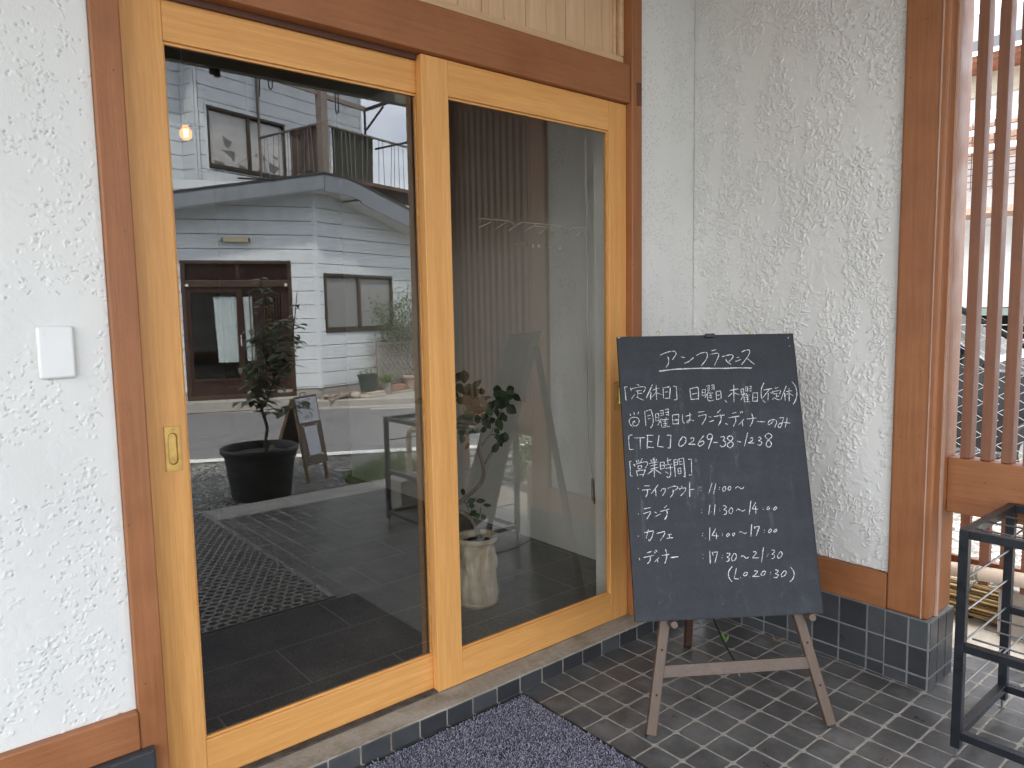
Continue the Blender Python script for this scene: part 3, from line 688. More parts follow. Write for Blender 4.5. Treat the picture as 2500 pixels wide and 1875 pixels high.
t.set((.6,.6,.62), .95, spec=.05); al = t.ramp(n, [(.42, .0), (.75, .08)]); t.l(al, mx.inputs[0]); t.l(tr.outputs[0], mx.inputs[1]); t.l(t.b.outputs[0], mx.inputs[2]); t.l(mx.outputs[0], t.out.inputs['Surface'])
M_smear = t.m
BU, BV, BW, BH = -.014, 1.2455, .5945, .900        # board: left edge, top edge, width, height in the slope plane
board = thing('chalkboard', 'tall black chalkboard with handwritten white opening hours standing on an easel', 'chalkboard', tuple(bp(BU+BW/2, BV-BH)))
q = MB(); q.obox(bp(BU+BW/2, BV-BH/2, -.0028), AX*BW/2, UPV*BH/2, NRM*.0062); part('panel', M_board, q, board, bevel=.0012)
q = MB()
for (u0,u1,v0,v1) in ((BU-.0014,BU-.0001,BV-BH-.001,BV+.001),(BU+BW+.0001,BU+BW+.0014,BV-BH-.001,BV+.001),(BU,BU+BW,BV+.0001,BV+.0013),(BU,BU+BW,BV-BH-.0013,BV-BH-.0001)):
    q.obox(bp((u0+u1)/2,(v0+v1)/2,-.0030), AX*(u1-u0)/2, UPV*(v1-v0)/2, NRM*.0068)
part('edge_band', M_black, q, board)
q = MB(); q.prism([bp(BU,BV-.0004,.0036), bp(BU+.011,BV-.0004,.0036), bp(BU+.006,BV-.0026,.0036), bp(BU+.001,BV-.005,.0036)], tuple(NRM*.0004)); part('chipped_corner', M_warmc, q, board)
CH = "3.0,1373,639,1587,553,1785,511,1873,517,1916,583,1893,656,1775,800;3.3,1632,684,1652,814,1625,943,1542,1055;3.0,2075,708,2201,742;3.3,2160,929,2302,882,2406,811,2494,739;3.0,2595,676,2752,597,2918,575,2964,608,2964,690,2910,820,2735,1020;3.3,3111,529,3270,491;3.0,3066,651,3241,613,3323,614,3352,656,3326,745,3176,1012;2.7,221,1662,125,1671,139,1891,139,2097,178,2106;2.7,536,1594,613,1627;2.7,313,1704,344,1808;2.4,333,1744,544,1693,720,1673,806,1699,810,1746,728,1864;2.4,494,1811,678,1799;2.4,549,1820,539,2042;2.4,551,1892,686,1895;2.7,446,1921,331,2069;2.4,502,2010,608,2068,730,2126;4.1,1052,1616,816,2049;4.1,984,1854,952,2099;2.4,1045,1791,1274,1737;3.0,1171,1626,1152,2120;2.4,1141,1881,1018,2014;2.4,1180,1890,1349,1965;3.3,1396,1711,1388,2070;3.3,1434,1728,1605,1699,1633,1748,1579,2082;2.7,1454,1872,1550,1866;3.3,1444,2076,1603,2079;2.7,1743,1686,1836,1688,1828,2127,1742,2137;3.5,2280,1794,2295,2146;3.3,2289,1786,2528,1735,2568,1816,2539,2152;2.7,2344,1963,2508,1935;3.3,2287,2138,2539,2120;2.4,2697,1827,2669,2027;2.4,2697,1827,2803,1813,2775,2013;2.4,2687,1923,2769,1917;2.4,2669,2027,2776,2005;2.4,2846,1710,2945,1688,2929,1856;2.2,2863,1782,2930,1760;2.2,2856,1854,2924,1824;2.4,3010,1689,3102,1667,3092,1844;2.2,3003,1761,3078,1739;2.2,2996,1825,3073,1795;2.7,2901,1888,2759,2093;2.7,2852,1975,2851,2143,2902,2200,3042,2179;2.4,2938,1928,2973,1897;2.4,2895,1952,3058,1939;2.4,2904,2024,3009,2018;2.4,2889,2088,3003,2082;2.4,2960,1945,2966,2129;3.0,3152,1893,3140,2165;3.0,3152,1893,3307,1880,3305,2137;2.4,3187,2022,3261,2016;3.0,3132,2165,3281,2137;4.6,1309,1172,1796,1124,2283,1109,2868,1109,3440,1126,3912,1123,4429,1138;3.3,3461,731,3630,693,3780,671,3833,713,3810,778,3673,907;3.5,3576,815,3608,897,3729,998;3.0,3957,781,4034,761;2.7,3895,903,3988,880,4083,840;3.3,4134,595,4273,531,4398,525,4406,599,4332,746,4097,1012;3.8,4315,828,4533,1020;2.7,3415,2196,3482,2261;3.3,3620,1871,3902,1829;3.3,3762,1689,3717,2259;3.0,3684,1961,3541,2078;3.0,3773,1963,3922,2023;2.7,3991,1839,3986,2032;2.7,3991,1839,4082,1833,4052,2025;2.4,3989,1927,4064,1921;2.7,3986,2032,4053,2017;2.4,4145,1777,4228,1763,4210,1932;2.2,4122,1842,4205,1827;2.2,4114,1906,4198,1892;2.4,4278,1756,4345,1749,4316,1935;2.2,4261,1836,4320,1822;2.2,4254,1901,4312,1894;3.0,4116,1962,3951,2208;2.7,4072,2074,4069,2251;2.7,4144,2011,4180,1980;2.7,4116,2043,4272,2038;2.4,4116,2115,4232,2102;2.4,4108,2188,4224,2174;2.7,4067,2264,4264,2259;2.7,4189,2045,4174,2253;3.0,4386,1968,4346,2249;3.0,4385,1976,4541,1972,4501,2261;2.4,4409,2130,4467,2123;3.0,4346,2249,4501,2253;3.0,4792,1645,4701,1797,4661,1958,4662,2136,4714,2258,4768,2291;3.0,4756,1888,5050,1845;3.0,4938,1883,4703,2137;3.0,4901,1988,4862,2253;2.7,4953,1965,5039,2007;2.7,5133,1839,5251,1817;2.7,5049,1918,5064,1999;2.7,5070,1951,5289,1915,5327,1940,5274,2036;2.7,5078,2024,5228,2011;2.7,5168,2026,5161,2163;2.4,5167,2107,5268,2093;2.7,5099,2130,5014,2216;3.3,5103,2162,5171,2212,5252,2222;3.3,5539,1758,5293,2231;3.8,5452,2000,5446,2259;2.7,5498,1960,5717,1933;3.3,5620,1841,5577,2270;2.4,5585,1995,5501,2074;2.4,5631,2028,5738,2103;3.3,5745,1632,5836,1773,5869,1936,5854,2098,5793,2258,5703,2386;4.1,5779,120,5778,157;4.6,5795,417,5800,427;2.7,245,2550,264,2614;2.7,374,2514,388,2593;2.7,533,2502,494,2588;2.7,304,2990,226,2887,203,2777,273,2692,385,2669,493,2706,533,2793,493,2894,409,2954,331,2944,318,2874,343,2804,383,2797,393,2860;2.7,732,2484,740,2963;2.7,780,2477,943,2434,982,2624,991,2797,955,2937,900,3030,886,3006;2.4,814,2643,919,2614;2.4,822,2738,902,2724;2.4,1081,2579,1076,2815;2.4,1081,2579,1185,2574,1181,2802;2.2,1079,2697,1166,2691;2.4,1076,2815,1181,2794;2.4,1240,2488,1345,2467,1337,2648;2.2,1241,2567,1329,2554;2.2,1242,2646,1330,2632;2.4,1410,2453,1516,2424,1504,2653;2.2,1410,2548,1498,2534;2.2,1411,2619,1491,2613;2.7,1265,2741,1127,2957;2.7,1236,2803,1250,3008;2.4,1393,2729,1434,2722;2.7,1278,2781,1494,2763;2.4,1389,2784,1388,2964;2.4,1320,2837,1456,2828;2.4,1322,2908,1450,2895;2.4,1325,2963,1445,2953;2.7,1272,3024,1520,2999;2.7,1633,2632,1630,2931;2.7,1641,2632,1850,2617,1804,2936;2.4,1666,2799,1802,2794;2.7,1638,2924,1798,2920;3.0,1977,2625,1953,2790,1970,2869,2006,2910;2.4,2075,2683,2280,2640;2.4,2214,2575,2208,2718,2190,2828,2126,2905,2096,2888,2117,2834,2199,2812,2333,2839;2.7,2503,2567,2715,2540;2.7,2483,2693,2712,2651,2749,2684,2714,2794,2584,2972;2.7,2834,2718,2913,2739;3.0,2841,2892,2999,2841;2.7,268,3239,166,3251,144,3429,153,3708,286,3704;3.0,331,3342,684,3339;3.0,527,3347,506,3687;3.3,778,3261,725,3694;3.5,746,3267,950,3273;3.3,761,3462,909,3479;3.3,745,3648,940,3666;3.5,1146,3286,1069,3634;3.0,1069,3634,1263,3663;3.3,1415,3286,1534,3281,1481,3701,1411,3691;3.3,1908,3362,1801,3492,1773,3616,1833,3656,1950,3590,2016,3482,2009,3388,1941,3352,1891,3369;3.0,2173,3416,2240,3387,2285,3420,2245,3497,2093,3594;3.8,2092,3598,2315,3605;3.3,2612,3335,2469,3495,2401,3618,2451,3674,2569,3608,2615,3546,2563,3506,2472,3542;3.0,2899,3350,2857,3286,2776,3300,2719,3385,2752,3456,2834,3443,2905,3374;3.5,2905,3374,2730,3761;3.8,2917,3567,3070,3562;2.7,185,4078,130,4084,135,4322,125,4543,186,4556;3.0,336,4052,369,4122;3.0,414,4047,432,4117;3.0,542,4013,487,4111;3.0,255,4180,304,4251;3.0,325,4182,501,4134,658,4116,709,4164,679,4247,626,4315;2.7,382,4246,397,4346;2.7,390,4246,509,4227,493,4318,398,4338;3.0,324,4389,364,4558;3.0,330,4405,496,4379,621,4376,526,4579;2.7,422,4522,531,4518;3.3,820,4060,852,4137;3.3,910,4008,893,4116;3.5,951,3994,927,4178;3.0,1019,4027,979,4118;2.7,755,4173,1064,4136;2.7,796,4251,1018,4212;2.7,771,4358,1042,4305;4.1,931,4132,898,4607;3.0,879,4376,696,4508;3.0,949,4379,1126,4507;3.0,1118,4153,1114,4369;3.0,1118,4153,1252,4142,1243,4334;2.7,1125,4246,1228,4242;3.0,1114,4369,1243,4334;3.0,1333,4114,1487,4072;3.0,1374,4015,1372,4208;3.0,1259,4243,1498,4212;3.0,1281,4343,1519,4320;3.3,1438,4256,1426,4563,1348,4644,1297,4604;2.7,1272,4450,1360,4515;3.3,1572,4083,1579,4614;2.7,1580,4083,1684,4071,1684,4241;2.4,1588,4168,1676,4155;2.4,1588,4253,1685,4233;2.7,1741,4049,1743,4204;2.7,1741,4049,1892,4038;3.5,1892,4038,1899,4640,1854,4615;2.4,1748,4150,1836,4137;2.4,1748,4235,1859,4223;2.7,1681,4364,1681,4525;2.7,1688,4364,1776,4351,1768,4528;2.4,1696,4449,1760,4443;2.7,1688,4533,1768,4520;2.7,2046,4082,2142,4077,2117,4585,2023,4582;3.0,3254,2497,3131,2598;3.3,2997,2722,3365,2675;3.3,3215,2640,3242,2775,3205,2901,3128,3018;3.3,3369,2953,3437,2994;3.0,3621,2634,3753,2605;3.3,3492,2774,3854,2727;3.3,3719,2772,3714,2899,3624,3055;2.7,3893,2593,3913,2633;2.7,3945,2562,3972,2611;3.0,4006,2827,3798,3020;3.3,3938,2928,3932,3055;3.3,4103,2829,4415,2805;3.0,4275,2666,4301,2802,4271,2929,4182,3069;3.5,4426,2925,4677,2939;3.0,4987,2876,4935,2962,4828,3039,4782,3014,4825,2927,4946,2874,5042,2893,5082,2966,4997,3131;3.0,5181,2825,5329,2820,5268,2987,5194,3128,5143,3143,5117,3086,5175,3016,5310,2980,5528,3009;3.0,5452,2823,5407,2990,5347,3148;3.5,3169,3397,3267,3384,3302,3440,3239,3501;3.5,3239,3501,3321,3566,3285,3675,3201,3712,3125,3670;3.5,3478,3367,3402,3404,3403,3475,3492,3540,3564,3620,3522,3713,3438,3750,3363,3693,3388,3615,3510,3525,3566,3448,3541,3384,3478,3367;3.3,3709,3546,3826,3581;3.3,4077,3280,3933,3710;3.0,4153,3472,4198,3434,4235,3466,4202,3544,4073,3611;3.5,4065,3611,4258,3622;3.3,4415,3448,4490,3434,4499,3498,4413,3542;3.3,4413,3542,4505,3584,4506,3648,4443,3701,4373,3675;3.3,4780,3315,4676,3368,4653,3431,4739,3528,4825,3625,4824,3704,4760,3765,4681,3747,4660,3652,4755,3528,4872,3437,4855,3373,4780,3315;4.6,347,4948,356,4958;3.0,556,4875,725,4881;3.0,476,5009,756,4989;3.8,646,4995,636,5112,577,5226;3.0,997,4861,754,5135;3.8,904,5004,907,5208;3.0,1115,4992,1069,5068;3.0,1115,4992,1236,4987,1208,5073,1117,5206;2.7,1307,4979,1503,4918,1632,4942,1617,4990,1532,5046;3.3,1473,5024,1463,5141,1371,5264;2.7,1755,4916,1768,4985;2.7,1668,4982,1693,5041;2.7,1696,5002,1880,4979,1860,5076,1706,5227;3.8,2028,4798,1992,5276;2.7,2025,5043,2167,5034;3.0,2358,4984,2363,4992;3.0,2370,5082,2373,5090;4.1,297,5750,305,5756;3.0,496,5594,697,5563;3.0,464,5743,656,5692,704,5713,558,5919;2.7,824,5699,890,5740;2.7,821,5852,1007,5773;3.0,1228,5520,1143,5585;3.0,1014,5696,1319,5624;3.8,1215,5675,1224,5791,1129,5960;3.0,2341,5682,2347,5690;3.0,2336,5773,2342,5779;4.1,249,6426,259,6432;3.0,444,6335,745,6280,690,6459,599,6598,574,6549;3.0,590,6236,499,6499;3.0,845,6370,1098,6313,1090,6399,944,6593;3.0,1187,6422,1317,6412;2.7,1246,6424,1237,6529;3.3,1148,6531,1347,6520;3.0,2315,6414,2322,6422;3.0,2295,6495,2303,6501;2.2,2383,6576,2391,6578;2.4,233,7102,242,7158;3.0,490,6953,641,6912;3.3,381,7089,699,7031;3.3,587,7079,568,7191,482,7282;3.3,719,6915,754,6970;3.3,772,6870,810,6938;3.0,860,7110,722,7226;3.0,806,7164,817,7259;3.3,953,7054,1202,7021;3.3,1088,6865,1113,7026,1078,7195,1030,7296;4.6,1243,7123,1471,7108;3.0,2262,7074,2269,7082;3.0,2257,7187,2262,7195;3.0,2753,4864,2618,5189;3.0,2877,4879,2774,5217;3.3,2987,5002,2993,5009;3.3,2970,5061,2976,5068;2.7,3151,4981,3088,5041,3080,5117,3136,5130,3189,5055,3173,4989,3151,4981;2.7,3323,4978,3267,5036,3264,5102,3310,5103,3359,5028,3323,4978;2.7,3498,5055,3572,5002,3638,5027,3679,5072,3737,5063,3788,5016;3.0,2628,5539,2558,5852;3.3,2792,5534,2735,5870;2.7,2648,5766,2655,5771;2.7,2932,5670,2943,5677;2.7,2925,5740,2935,5747;2.7,3043,5587,3144,5591,3138,5656,3064,5708;2.7,3064,5708,3150,5755,3129,5841,3047,5866;2.7,3296,5662,3230,5747,3232,5834,3300,5837,3357,5730,3319,5663,3296,5662;2.7,3468,5756,3530,5704,3605,5750,3670,5781,3755,5734;3.3,3972,5468,3876,5880;3.0,4121,5528,3985,5720,4177,5738;3.3,4110,5626,4094,5867;3.0,4346,5701,4353,5708;3.0,4348,5749,4354,5756;2.7,4506,5674,4464,5738,4506,5773,4558,5720,4529,5675,4506,5674;2.7,4757,5683,4681,5746,4711,5785,4798,5729,4780,5684,4757,5683;3.0,2562,6242,2517,6648;3.0,2757,6271,2610,6502,2810,6521;3.3,2754,6411,2745,6604;3.0,2942,6462,2951,6468;3.0,2939,6515,2948,6520;2.7,3133,6448,3069,6521,3110,6561,3174,6492,3145,6444;2.7,3327,6434,3264,6496,3293,6540,3349,6478,3327,6434;2.7,3496,6441,3555,6415,3619,6456,3673,6480,3733,6450;3.5,3927,6198,3861,6585;3.0,4002,6277,4018,6342;3.0,4012,6288,4174,6273;3.5,4174,6273,4039,6560;3.0,4319,6398,4330,6405;3.0,4302,6466,4310,6473;2.7,4517,6362,4439,6446,4479,6495,4545,6418,4529,6363,4517,6362;2.7,4698,6380,4622,6442,4640,6487,4727,6425,4710,6374;3.8,2497,6958,2479,7350;3.3,2569,7014,2592,7121;3.0,2603,7015,2749,7011;3.8,2749,7011,2626,7335;3.3,2896,7124,2904,7131;3.3,2868,7197,2876,7204;3.3,3034,7066,3135,7070,3118,7123,3033,7183;3.3,3033,7183,3107,7229,3066,7301,2996,7320;3.0,3257,7086,3176,7210,3188,7307,3281,7279,3340,7154,3302,7084,3257,7086;3.0,3483,7181,3563,7167,3624,7230,3668,7242,3728,7209;3.0,3892,7059,3962,7041,3989,7096,3861,7229;3.3,3860,7240,4052,7244;3.3,4234,6934,4127,7380;3.3,4360,7144,4368,7151;3.3,4320,7200,4328,7207;2.7,4497,7021,4575,7035,4568,7099,4482,7149;2.7,4482,7149,4570,7174,4549,7259,4465,7292;3.0,4763,7086,4669,7200,4671,7286,4754,7257,4822,7164,4797,7087,4763,7086;3.3,3170,7476,3069,7588,3030,7703,3053,7841,3122,7929;3.0,3303,7535,3198,7848,3342,7861;3.3,3399,7825,3406,7830;3.0,3576,7664,3501,7735,3530,7778,3612,7750,3642,7678,3576,7664;3.3,3697,7807,3704,7812;3.3,3871,7645,3952,7628,3957,7681,3819,7802;3.3,3797,7801,4010,7811;3.0,4175,7648,4075,7729,4091,7793,4173,7765,4227,7683,4187,7645;3.3,4388,7700,4394,7707;3.3,4366,7757,4372,7764;3.0,4550,7633,4639,7648,4621,7700,4536,7750;3.0,4536,7750,4633,7797,4568,7868,4478,7860;3.0,4816,7688,4725,7780,4739,7855,4834,7816,4902,7724,4862,7679,4816,7688;3.3,5057,7570,5132,7702,5137,7809,5081,7934,4980,8014"
def spline(p):
    if len(p) < 3: return [p[0].lerp(p[1], i/4) for i in range(5)]
    out = []
    for i in range(len(p)-1):
        p0, p1, p2, p3 = p[max(i-1,0)], p[i], p[i+1], p[min(i+2,len(p)-1)]
        # sharp turns stay sharp
        d1, d2 = (p1-p0), (p2-p1); d3 = p3-p2
        t1 = (p2-p0)*.5 if d1.length > 0 and d1.normalized().dot(d2.normalized()) > .35 else d2*.6
        t2 = (p3-p1)*.5 if d3.length > 0 and d3.normalized().dot(d2.normalized()) > .35 else d2*.6
        for k in range(5):
            s = k/5; s2, s3 = s*s, s*s*s
            out.append(p1*(2*s3-3*s2+1) + t1*(s3-2*s2+s) + p2*(-2*s3+3*s2) + t2*(s3-s2))
    out.append(p[-1]); return out
def stroke(mb, pts, w, o):
    p = spline(pts); k = len(p); vs = []; ph = random.random()*9
    for i, c in enumerate(p):
        d = (p[min(i+1,k-1)] - p[max(i-1,0)])
        d = d.normalized() if d.length > 0 else Vector((1,0))
        s = Vector((-d.y, d.x)); ww = w*.5*(1 + .22*math.sin(i*.9+ph) + random.uniform(-.12,.12))
        if i in (0, k-1): ww *= .72
        vs += [c + s*ww, c - s*ww]
    e0 = p[0] - (p[1]-p[0]).normalized()*w*.4; e1 = p[-1] + (p[-1]-p[-2]).normalized()*w*.4
    q = [bp(BU + c.x, BV - c.y, o) for c in vs + [e0, e1]]
    f = [(2*i, 2*i+1, 2*i+3, 2*i+2) for i in range(k-1)] + [(2*k, 1, 0), (2*k+1, 2*k-2, 2*k-1)]
    mb.add(q, f)
q = MB(); oo = .0037
for s in CH.split(';'):
    v = s.split(','); w = float(v[0])/1000*.78; n = [int(x)/1e4 for x in v[1:]]
    stroke(q, [Vector((n[i], n[i+1])) for i in range(0, len(n), 2)], w, oo + random.uniform(0, .0002))
part('chalk_writing', M_chalk, q, board)
q = MB(); rr = random.Random(11)
for k in range(26):       # wiped-off traces low on the board and drips
    x, y = rr.uniform(.05,.54), rr.uniform(.78,.87)
    p = [Vector((x,y))]
    for j in range(rr.randint(2,4)): p.append(p[-1] + Vector((rr.uniform(-.012,.016), rr.uniform(-.022,.022))))
    stroke(q, p, .0035, .00345)
for k in range(16):
    x, y = rr.uniform(.03,.56), rr.uniform(.1,.6); stroke(q, [Vector((x,y)), Vector((x+rr.uniform(-.004,.004), y+rr.uniform(.05,.16)))], rr.uniform(.006,.02), .00342)
for k in range(10):
    x, y = rr.uniform(.03,.4), rr.uniform(.1,.86); stroke(q, [Vector((x,y)), Vector((x+rr.uniform(.06,.18), y+rr.uniform(-.02,.02)))], rr.uniform(.004,.016), .00338)
part('chalk_smears', M_smear, q, board)
for u0 in (.139, .446):
    q = MB(); c = bp(BU+u0, BV+.012, -.004); q.cyl(bp(BU+u0, BV-.002, -.004), bp(BU+u0, BV+.006, -.004), .0012, 6)
    q.tube([c + (AX*math.cos(a)+UPV*math.sin(a))*.0065 for a in [ -1.4+i*.5 for i in range(11)]], .0012, 6); part('screw_eye', M_gold, q, board)
q = MB(); q.obox(bp(BU+.309, BV-.002, .006), AX*.0165, UPV*.0065, NRM*.008)
tag(q.build('clip', M_black, None, bevel=.003, seg=3), 'small black clip gripping the top edge of the chalkboard', 'clip')

# sprouting leaf behind the easel
def leaf(mb, p, d, n, L, Wd, curl=.15, seg=4, fold=.12):
    d = d.normalized(); s = d.cross(n).normalized(); n = s.cross(d).normalized()
    vs = []; 
    for i in range(seg+1):
        f = i/seg; w = Wd*.5*(math.sin(math.pi*(f**.82))**.85 if 0 < f < 1 else 0.02)
        c = p + d*(L*f) - n*(curl*L*f*f)
        vs += [c + s*w + n*(fold*w), c, c - s*w + n*(fold*w)]
    fs = []
    for i in range(seg):
        a = 3*i; fs += [(a, a+1, a+4, a+3), (a+1, a+2, a+5, a+4)]
    mb.add(vs, fs)
q = MB(); p = Vector((.826,-.338,.001))
for (dx,dy,dz,L_,w_) in ((-.3,.1,1,.045,.016),(.35,-.2,.8,.035,.010),(-.1,.3,.9,.03,.012)): leaf(q, p, Vector((dx,dy,dz)), Vector((-.6,-.8,.2)), L_, w_, .1)
one('fallen_leaf', leafmat('fresh_leaf', (.05,.10,.02), (.12,.22,.04)), q, 'small green leaf on the tiles behind the easel', 'leaf')
q = MB(); p = Vector((.985,-.46,.002)); rr = random.Random(4)
for k in range(9): 
    a = rr.uniform(0,6.3); q.tube([p, p+Vector((math.cos(a)*.02, math.sin(a)*.03-.01, rr.uniform(.004,.02)))], .0012, 4)
one('dead_twig', simple('dry_twig', (.20,.15,.09), .8), q, 'dry brown twig lying against the tiled side base', 'twig')

# ================================================================== MATS
dm = thing('door_mat', 'purple grey pile carpet mat with black edge in front of the door sill', 'door mat', (-.62,-.55,0))
q = MB(); q.box(-1.24,-.001,-1.0,-.105,.0005,.004); part('rubber_backing', M_black, q, dm)
rr = random.Random(5); vs, fs = [], []
def tuft_fill(x0, x1, y0, y1, st):
    y = y0
    while y < y1:
        x = x0
        while x < x1:
            px, py = x + rr.uniform(-.4,.4)*st, y + rr.uniform(-.4,.4)*st
            a = rr.uniform(0, 6.283); r = rr.uniform(.0015,.0024); hgt = rr.uniform(.006,.0095)
            lx, ly = rr.gauss(0,.0032), rr.gauss(0,.0032)
            k = len(vs)
            for j in range(3): vs.append((px + r*math.cos(a+j*2.094), py + r*math.sin(a+j*2.094), .0035))
            for j in range(3): vs.append((px+lx + r*.75*math.cos(a+.5+j*2.094), py+ly + r*.75*math.sin(a+.5+j*2.094), hgt))
            fs.extend([(k+3,k+4,k+5),(k,k+1,k+4,k+3),(k+1,k+2,k+5,k+4),(k+2,k,k+3,k+5)])
            x += st
        y += st
tuft_fill(-1.225, -.014, -.985, -.116, .0044)
q = MB(); q.add(vs, fs)
part('carpet_pile', island('purple_pile', [(.0, (.075,.072,.092)), (.35, (.155,.15,.19)), (.7, (.225,.22,.275)), (1.0, (.34,.335,.40))]), q, dm)
# honeycomb rubber mat further out
t = NT('honeycomb_rubber'); x, y, z = t.sep()
uu = t.ma('DIVIDE', x, .046); vv = t.ma('DIVIDE', y, .042)
row = t.ma('FLOOR', vv); ux = t.ma('ADD', uu, t.ma('MULTIPLY', t.ma('FRACT', t.ma('MULTIPLY', row, .5)), 1.0))
fx = t.ma('SUBTRACT', t.ma('FRACT', ux), .5); fy = t.ma('SUBTRACT', t.ma('FRACT', vv), .5)
dd = t.ma('SQRT', t.ma('ADD', t.ma('MULTIPLY', fx, fx), t.ma('MULTIPLY', fy, fy)))
hole = t.ramp(dd, [(.33, 1.0), (.41, 0.0)])
bord = t.ma('GREATER_THAN', x, -.125); hole = t.ma('MULTIPLY', hole, t.ma('SUBTRACT', 1.0, bord))
n = t.noise(t.obj(), 40, 4)
c = t.mix(hole, t.ramp(n, [(.3, (.15,.14,.13)), (.7, (.26,.24,.22))]), (.004,.004,.004))
M_hc = t.set(c, t.mix(hole, (.38,)*3, (.9,)*3), t.bump(t.ma('SUBTRACT', 1.0, hole), .006), spec=.5)
q = MB(); q.box(-1.3,-.092,-2.93,-1.008,.0005,.012); one('rubber_mat', M_hc, q, 'black perforated rubber drain mat on the porch behind the carpet mat', 'rubber mat', bevel=.003)

# ================================================================== UMBRELLA STAND
RX0, RX1, RY0, RY1, RH, tk = .686, 1.100, -1.905, -1.173, .667, .0245
st = thing('umbrella_stand', 'dark steel umbrella rack with thin dividing rods on the porch tiles', 'umbrella stand', ((RX0+RX1)/2,(RY0+RY1)/2,0))
for x in (RX0, RX1-tk):
    for y in (RY0, RY1-tk):
        q = MB(); q.box(x, x+tk, y, y+tk, .032, RH); lg_ = part('leg', M_iron, q, st, bevel=.0015)
        q = MB(); q.cyl((x+tk/2,y+tk/2,.0),(x+tk/2,y+tk/2,.031),.0035,8); q.cyl((x+tk/2,y+tk/2,.0),(x+tk/2,y+tk/2,.004),.008,10); part('bolt_foot', M_rod, q, lg_)
def rail(x0,x1,y0,y1,z0,z1): 
    q = MB(); q.box(x0,x1,y0,y1,z0,z1); part('rail', M_iron, q, st, bevel=.0012)
for z0 in (RH-tk, .318, .060):
    for x in (RX0+.0004, RX1-tk+.0004):
        if z0 == .318 or True: rail(x, x+tk-.0008, RY0+tk+.0004, RY1-tk-.0004, z0+.0006, z0+tk-.0006)
for z0 in (RH-tk, .060):
    for y in (RY0+.0004, RY1-tk+.0004): rail(RX0+tk+.0004, RX1-tk-.0004, y, y+tk-.0008, z0+.0006, z0+tk-.0006)
q = MB()
for y in (RY0+tk*.5, RY1-tk*.5):
    for z in (.520, .425, .335, .205): q.cyl((RX0+tk,y,z),(RX1-tk,y,z),.0032,6)
for x in (RX0+.105, RX0+.205, RX0+.305):
    for z in (RH-.020, .322): q.cyl((x,RY0+.01,z),(x,RY1-.012,z),.0028,6)
for k in range(1, 7):
    y = RY0 + (RY1-RY0)*k/7
    for z in (RH-.0145, .3285): q.cyl((RX0+.01,y,z),(RX1-.01,y,z),.0028,6)
part('divider_rods', M_rod, q, st)

# ================================================================== PORCH LATTICE
lat = thing('lattice_screen', 'brown vertical slat lattice beside the corner post with bright yard behind', 'lattice', (1.16,-1.4,0))
q = MB(); k = 0; y = -1.0135
M_slat = painted('slat_paint', (.165,.066,.034), (.235,.098,.052), 'z', .6)
while y > -1.80:
    q.box(1.150, 1.197, y-.0305, y, .779, 3.20); y -= .0588
part('slats', M_slat, q, lat, bevel=.0015)
q = MB(); q.box(1.136, 1.205, -1.80, -.9826, .592, .778); part('rail', M_brown_y, q, lat, bevel=.003)
q = MB(); q.box(1.10, 1.215, -1.92, -1.8005, .0, 3.10); part('end_post', M_brown_v, q, lat, bevel=.006)
# low slat fence, pipe and yard things behind
lf = thing('slat_fence', 'low fence of narrow brown slats behind the white pipe', 'fence', (1.47,-1.1,0))
q = MB(); y = -.86
while y > -1.36: q.box(1.45,1.478,y-.031,y,.26,.70); y -= .0655
part('slats', M_slat, q, lf)
q = MB(); q.box(1.479,1.50,-1.37,-.82,.55,.60); q.box(1.479,1.50,-1.37,-.82,.30,.34); part('rails', M_brown_y, q, lf)
q = MB(); q.box(1.479,1.52,-.85,-.81,.0021,.72); part('post', M_brown_v, q, lf)
M_pvc = simple('cream_pvc', (.66,.53,.40), .35, 0, .05)
pp = thing('drain_pipe', 'cream plastic drain pipe running along the low slat fence', 'pipe', (1.38,-1.0,.31))
q = MB(); q.tube([(1.38,-.70,.300),(1.38,-1.36,.352),(1.38,-1.385,.350),(1.38,-1.395,.33),(1.38,-1.395,.0025)], .0262, 16); part('pipe', M_pvc, q, pp, smooth=True)
q = MB(); q.tube([(1.38,-1.010,.3245),(1.38,-1.018,.3252)], .0285, 16); q.tube([(1.38,-.99,.3230),(1.38,-1.004,.3241)], .0275, 16); part('pipe_joint', simple('pipe_joint_grey', (.30,.26,.20), .6), q, pp)
p2 = thing('water_pipe', 'white plastic pipe with an elbow rising beside the umbrella rack', 'pipe', (1.30,-2.6,0))
q = MB(); q.tube([(1.30,-2.05,.002),(1.30,-2.05,.40),(1.30,-2.075,.436),(1.30,-2.11,.446),(1.30,-2.55,.446),(1.30,-2.60,.432),(1.30,-2.622,.39),(1.30,-2.622,.002)], .0225, 14); part('pipe', M_pvc, q, p2, smooth=True)
q = MB(); q.tube([(1.30,-2.535,.446),(1.30,-2.56,.4455)], .027, 14); part('elbow_collar', M_pvc, q, p2, smooth=True); q = MB(); q.tube([(1.30,-2.622,.375),(1.30,-2.622,.352)], .027, 14); part('elbow_collar', M_pvc, q, p2, smooth=True)
def cblock(name, x0,x1,y0,y1,z0,z1,label):
    q = MB(); q.box(x0,x1,y0,y1,z0,z1); r = one(name, M_block, q, label, 'block', bevel=.006); return r
cblock('concrete_block', .905,1.30,-2.30,-2.085,.0008,.192,'grey concrete block on the porch beyond the umbrella rack')
cblock('concrete_block', 1.655,1.85,-1.40,-1.00,.0025,.20,'pale concrete block on the side path by the reed bundle')
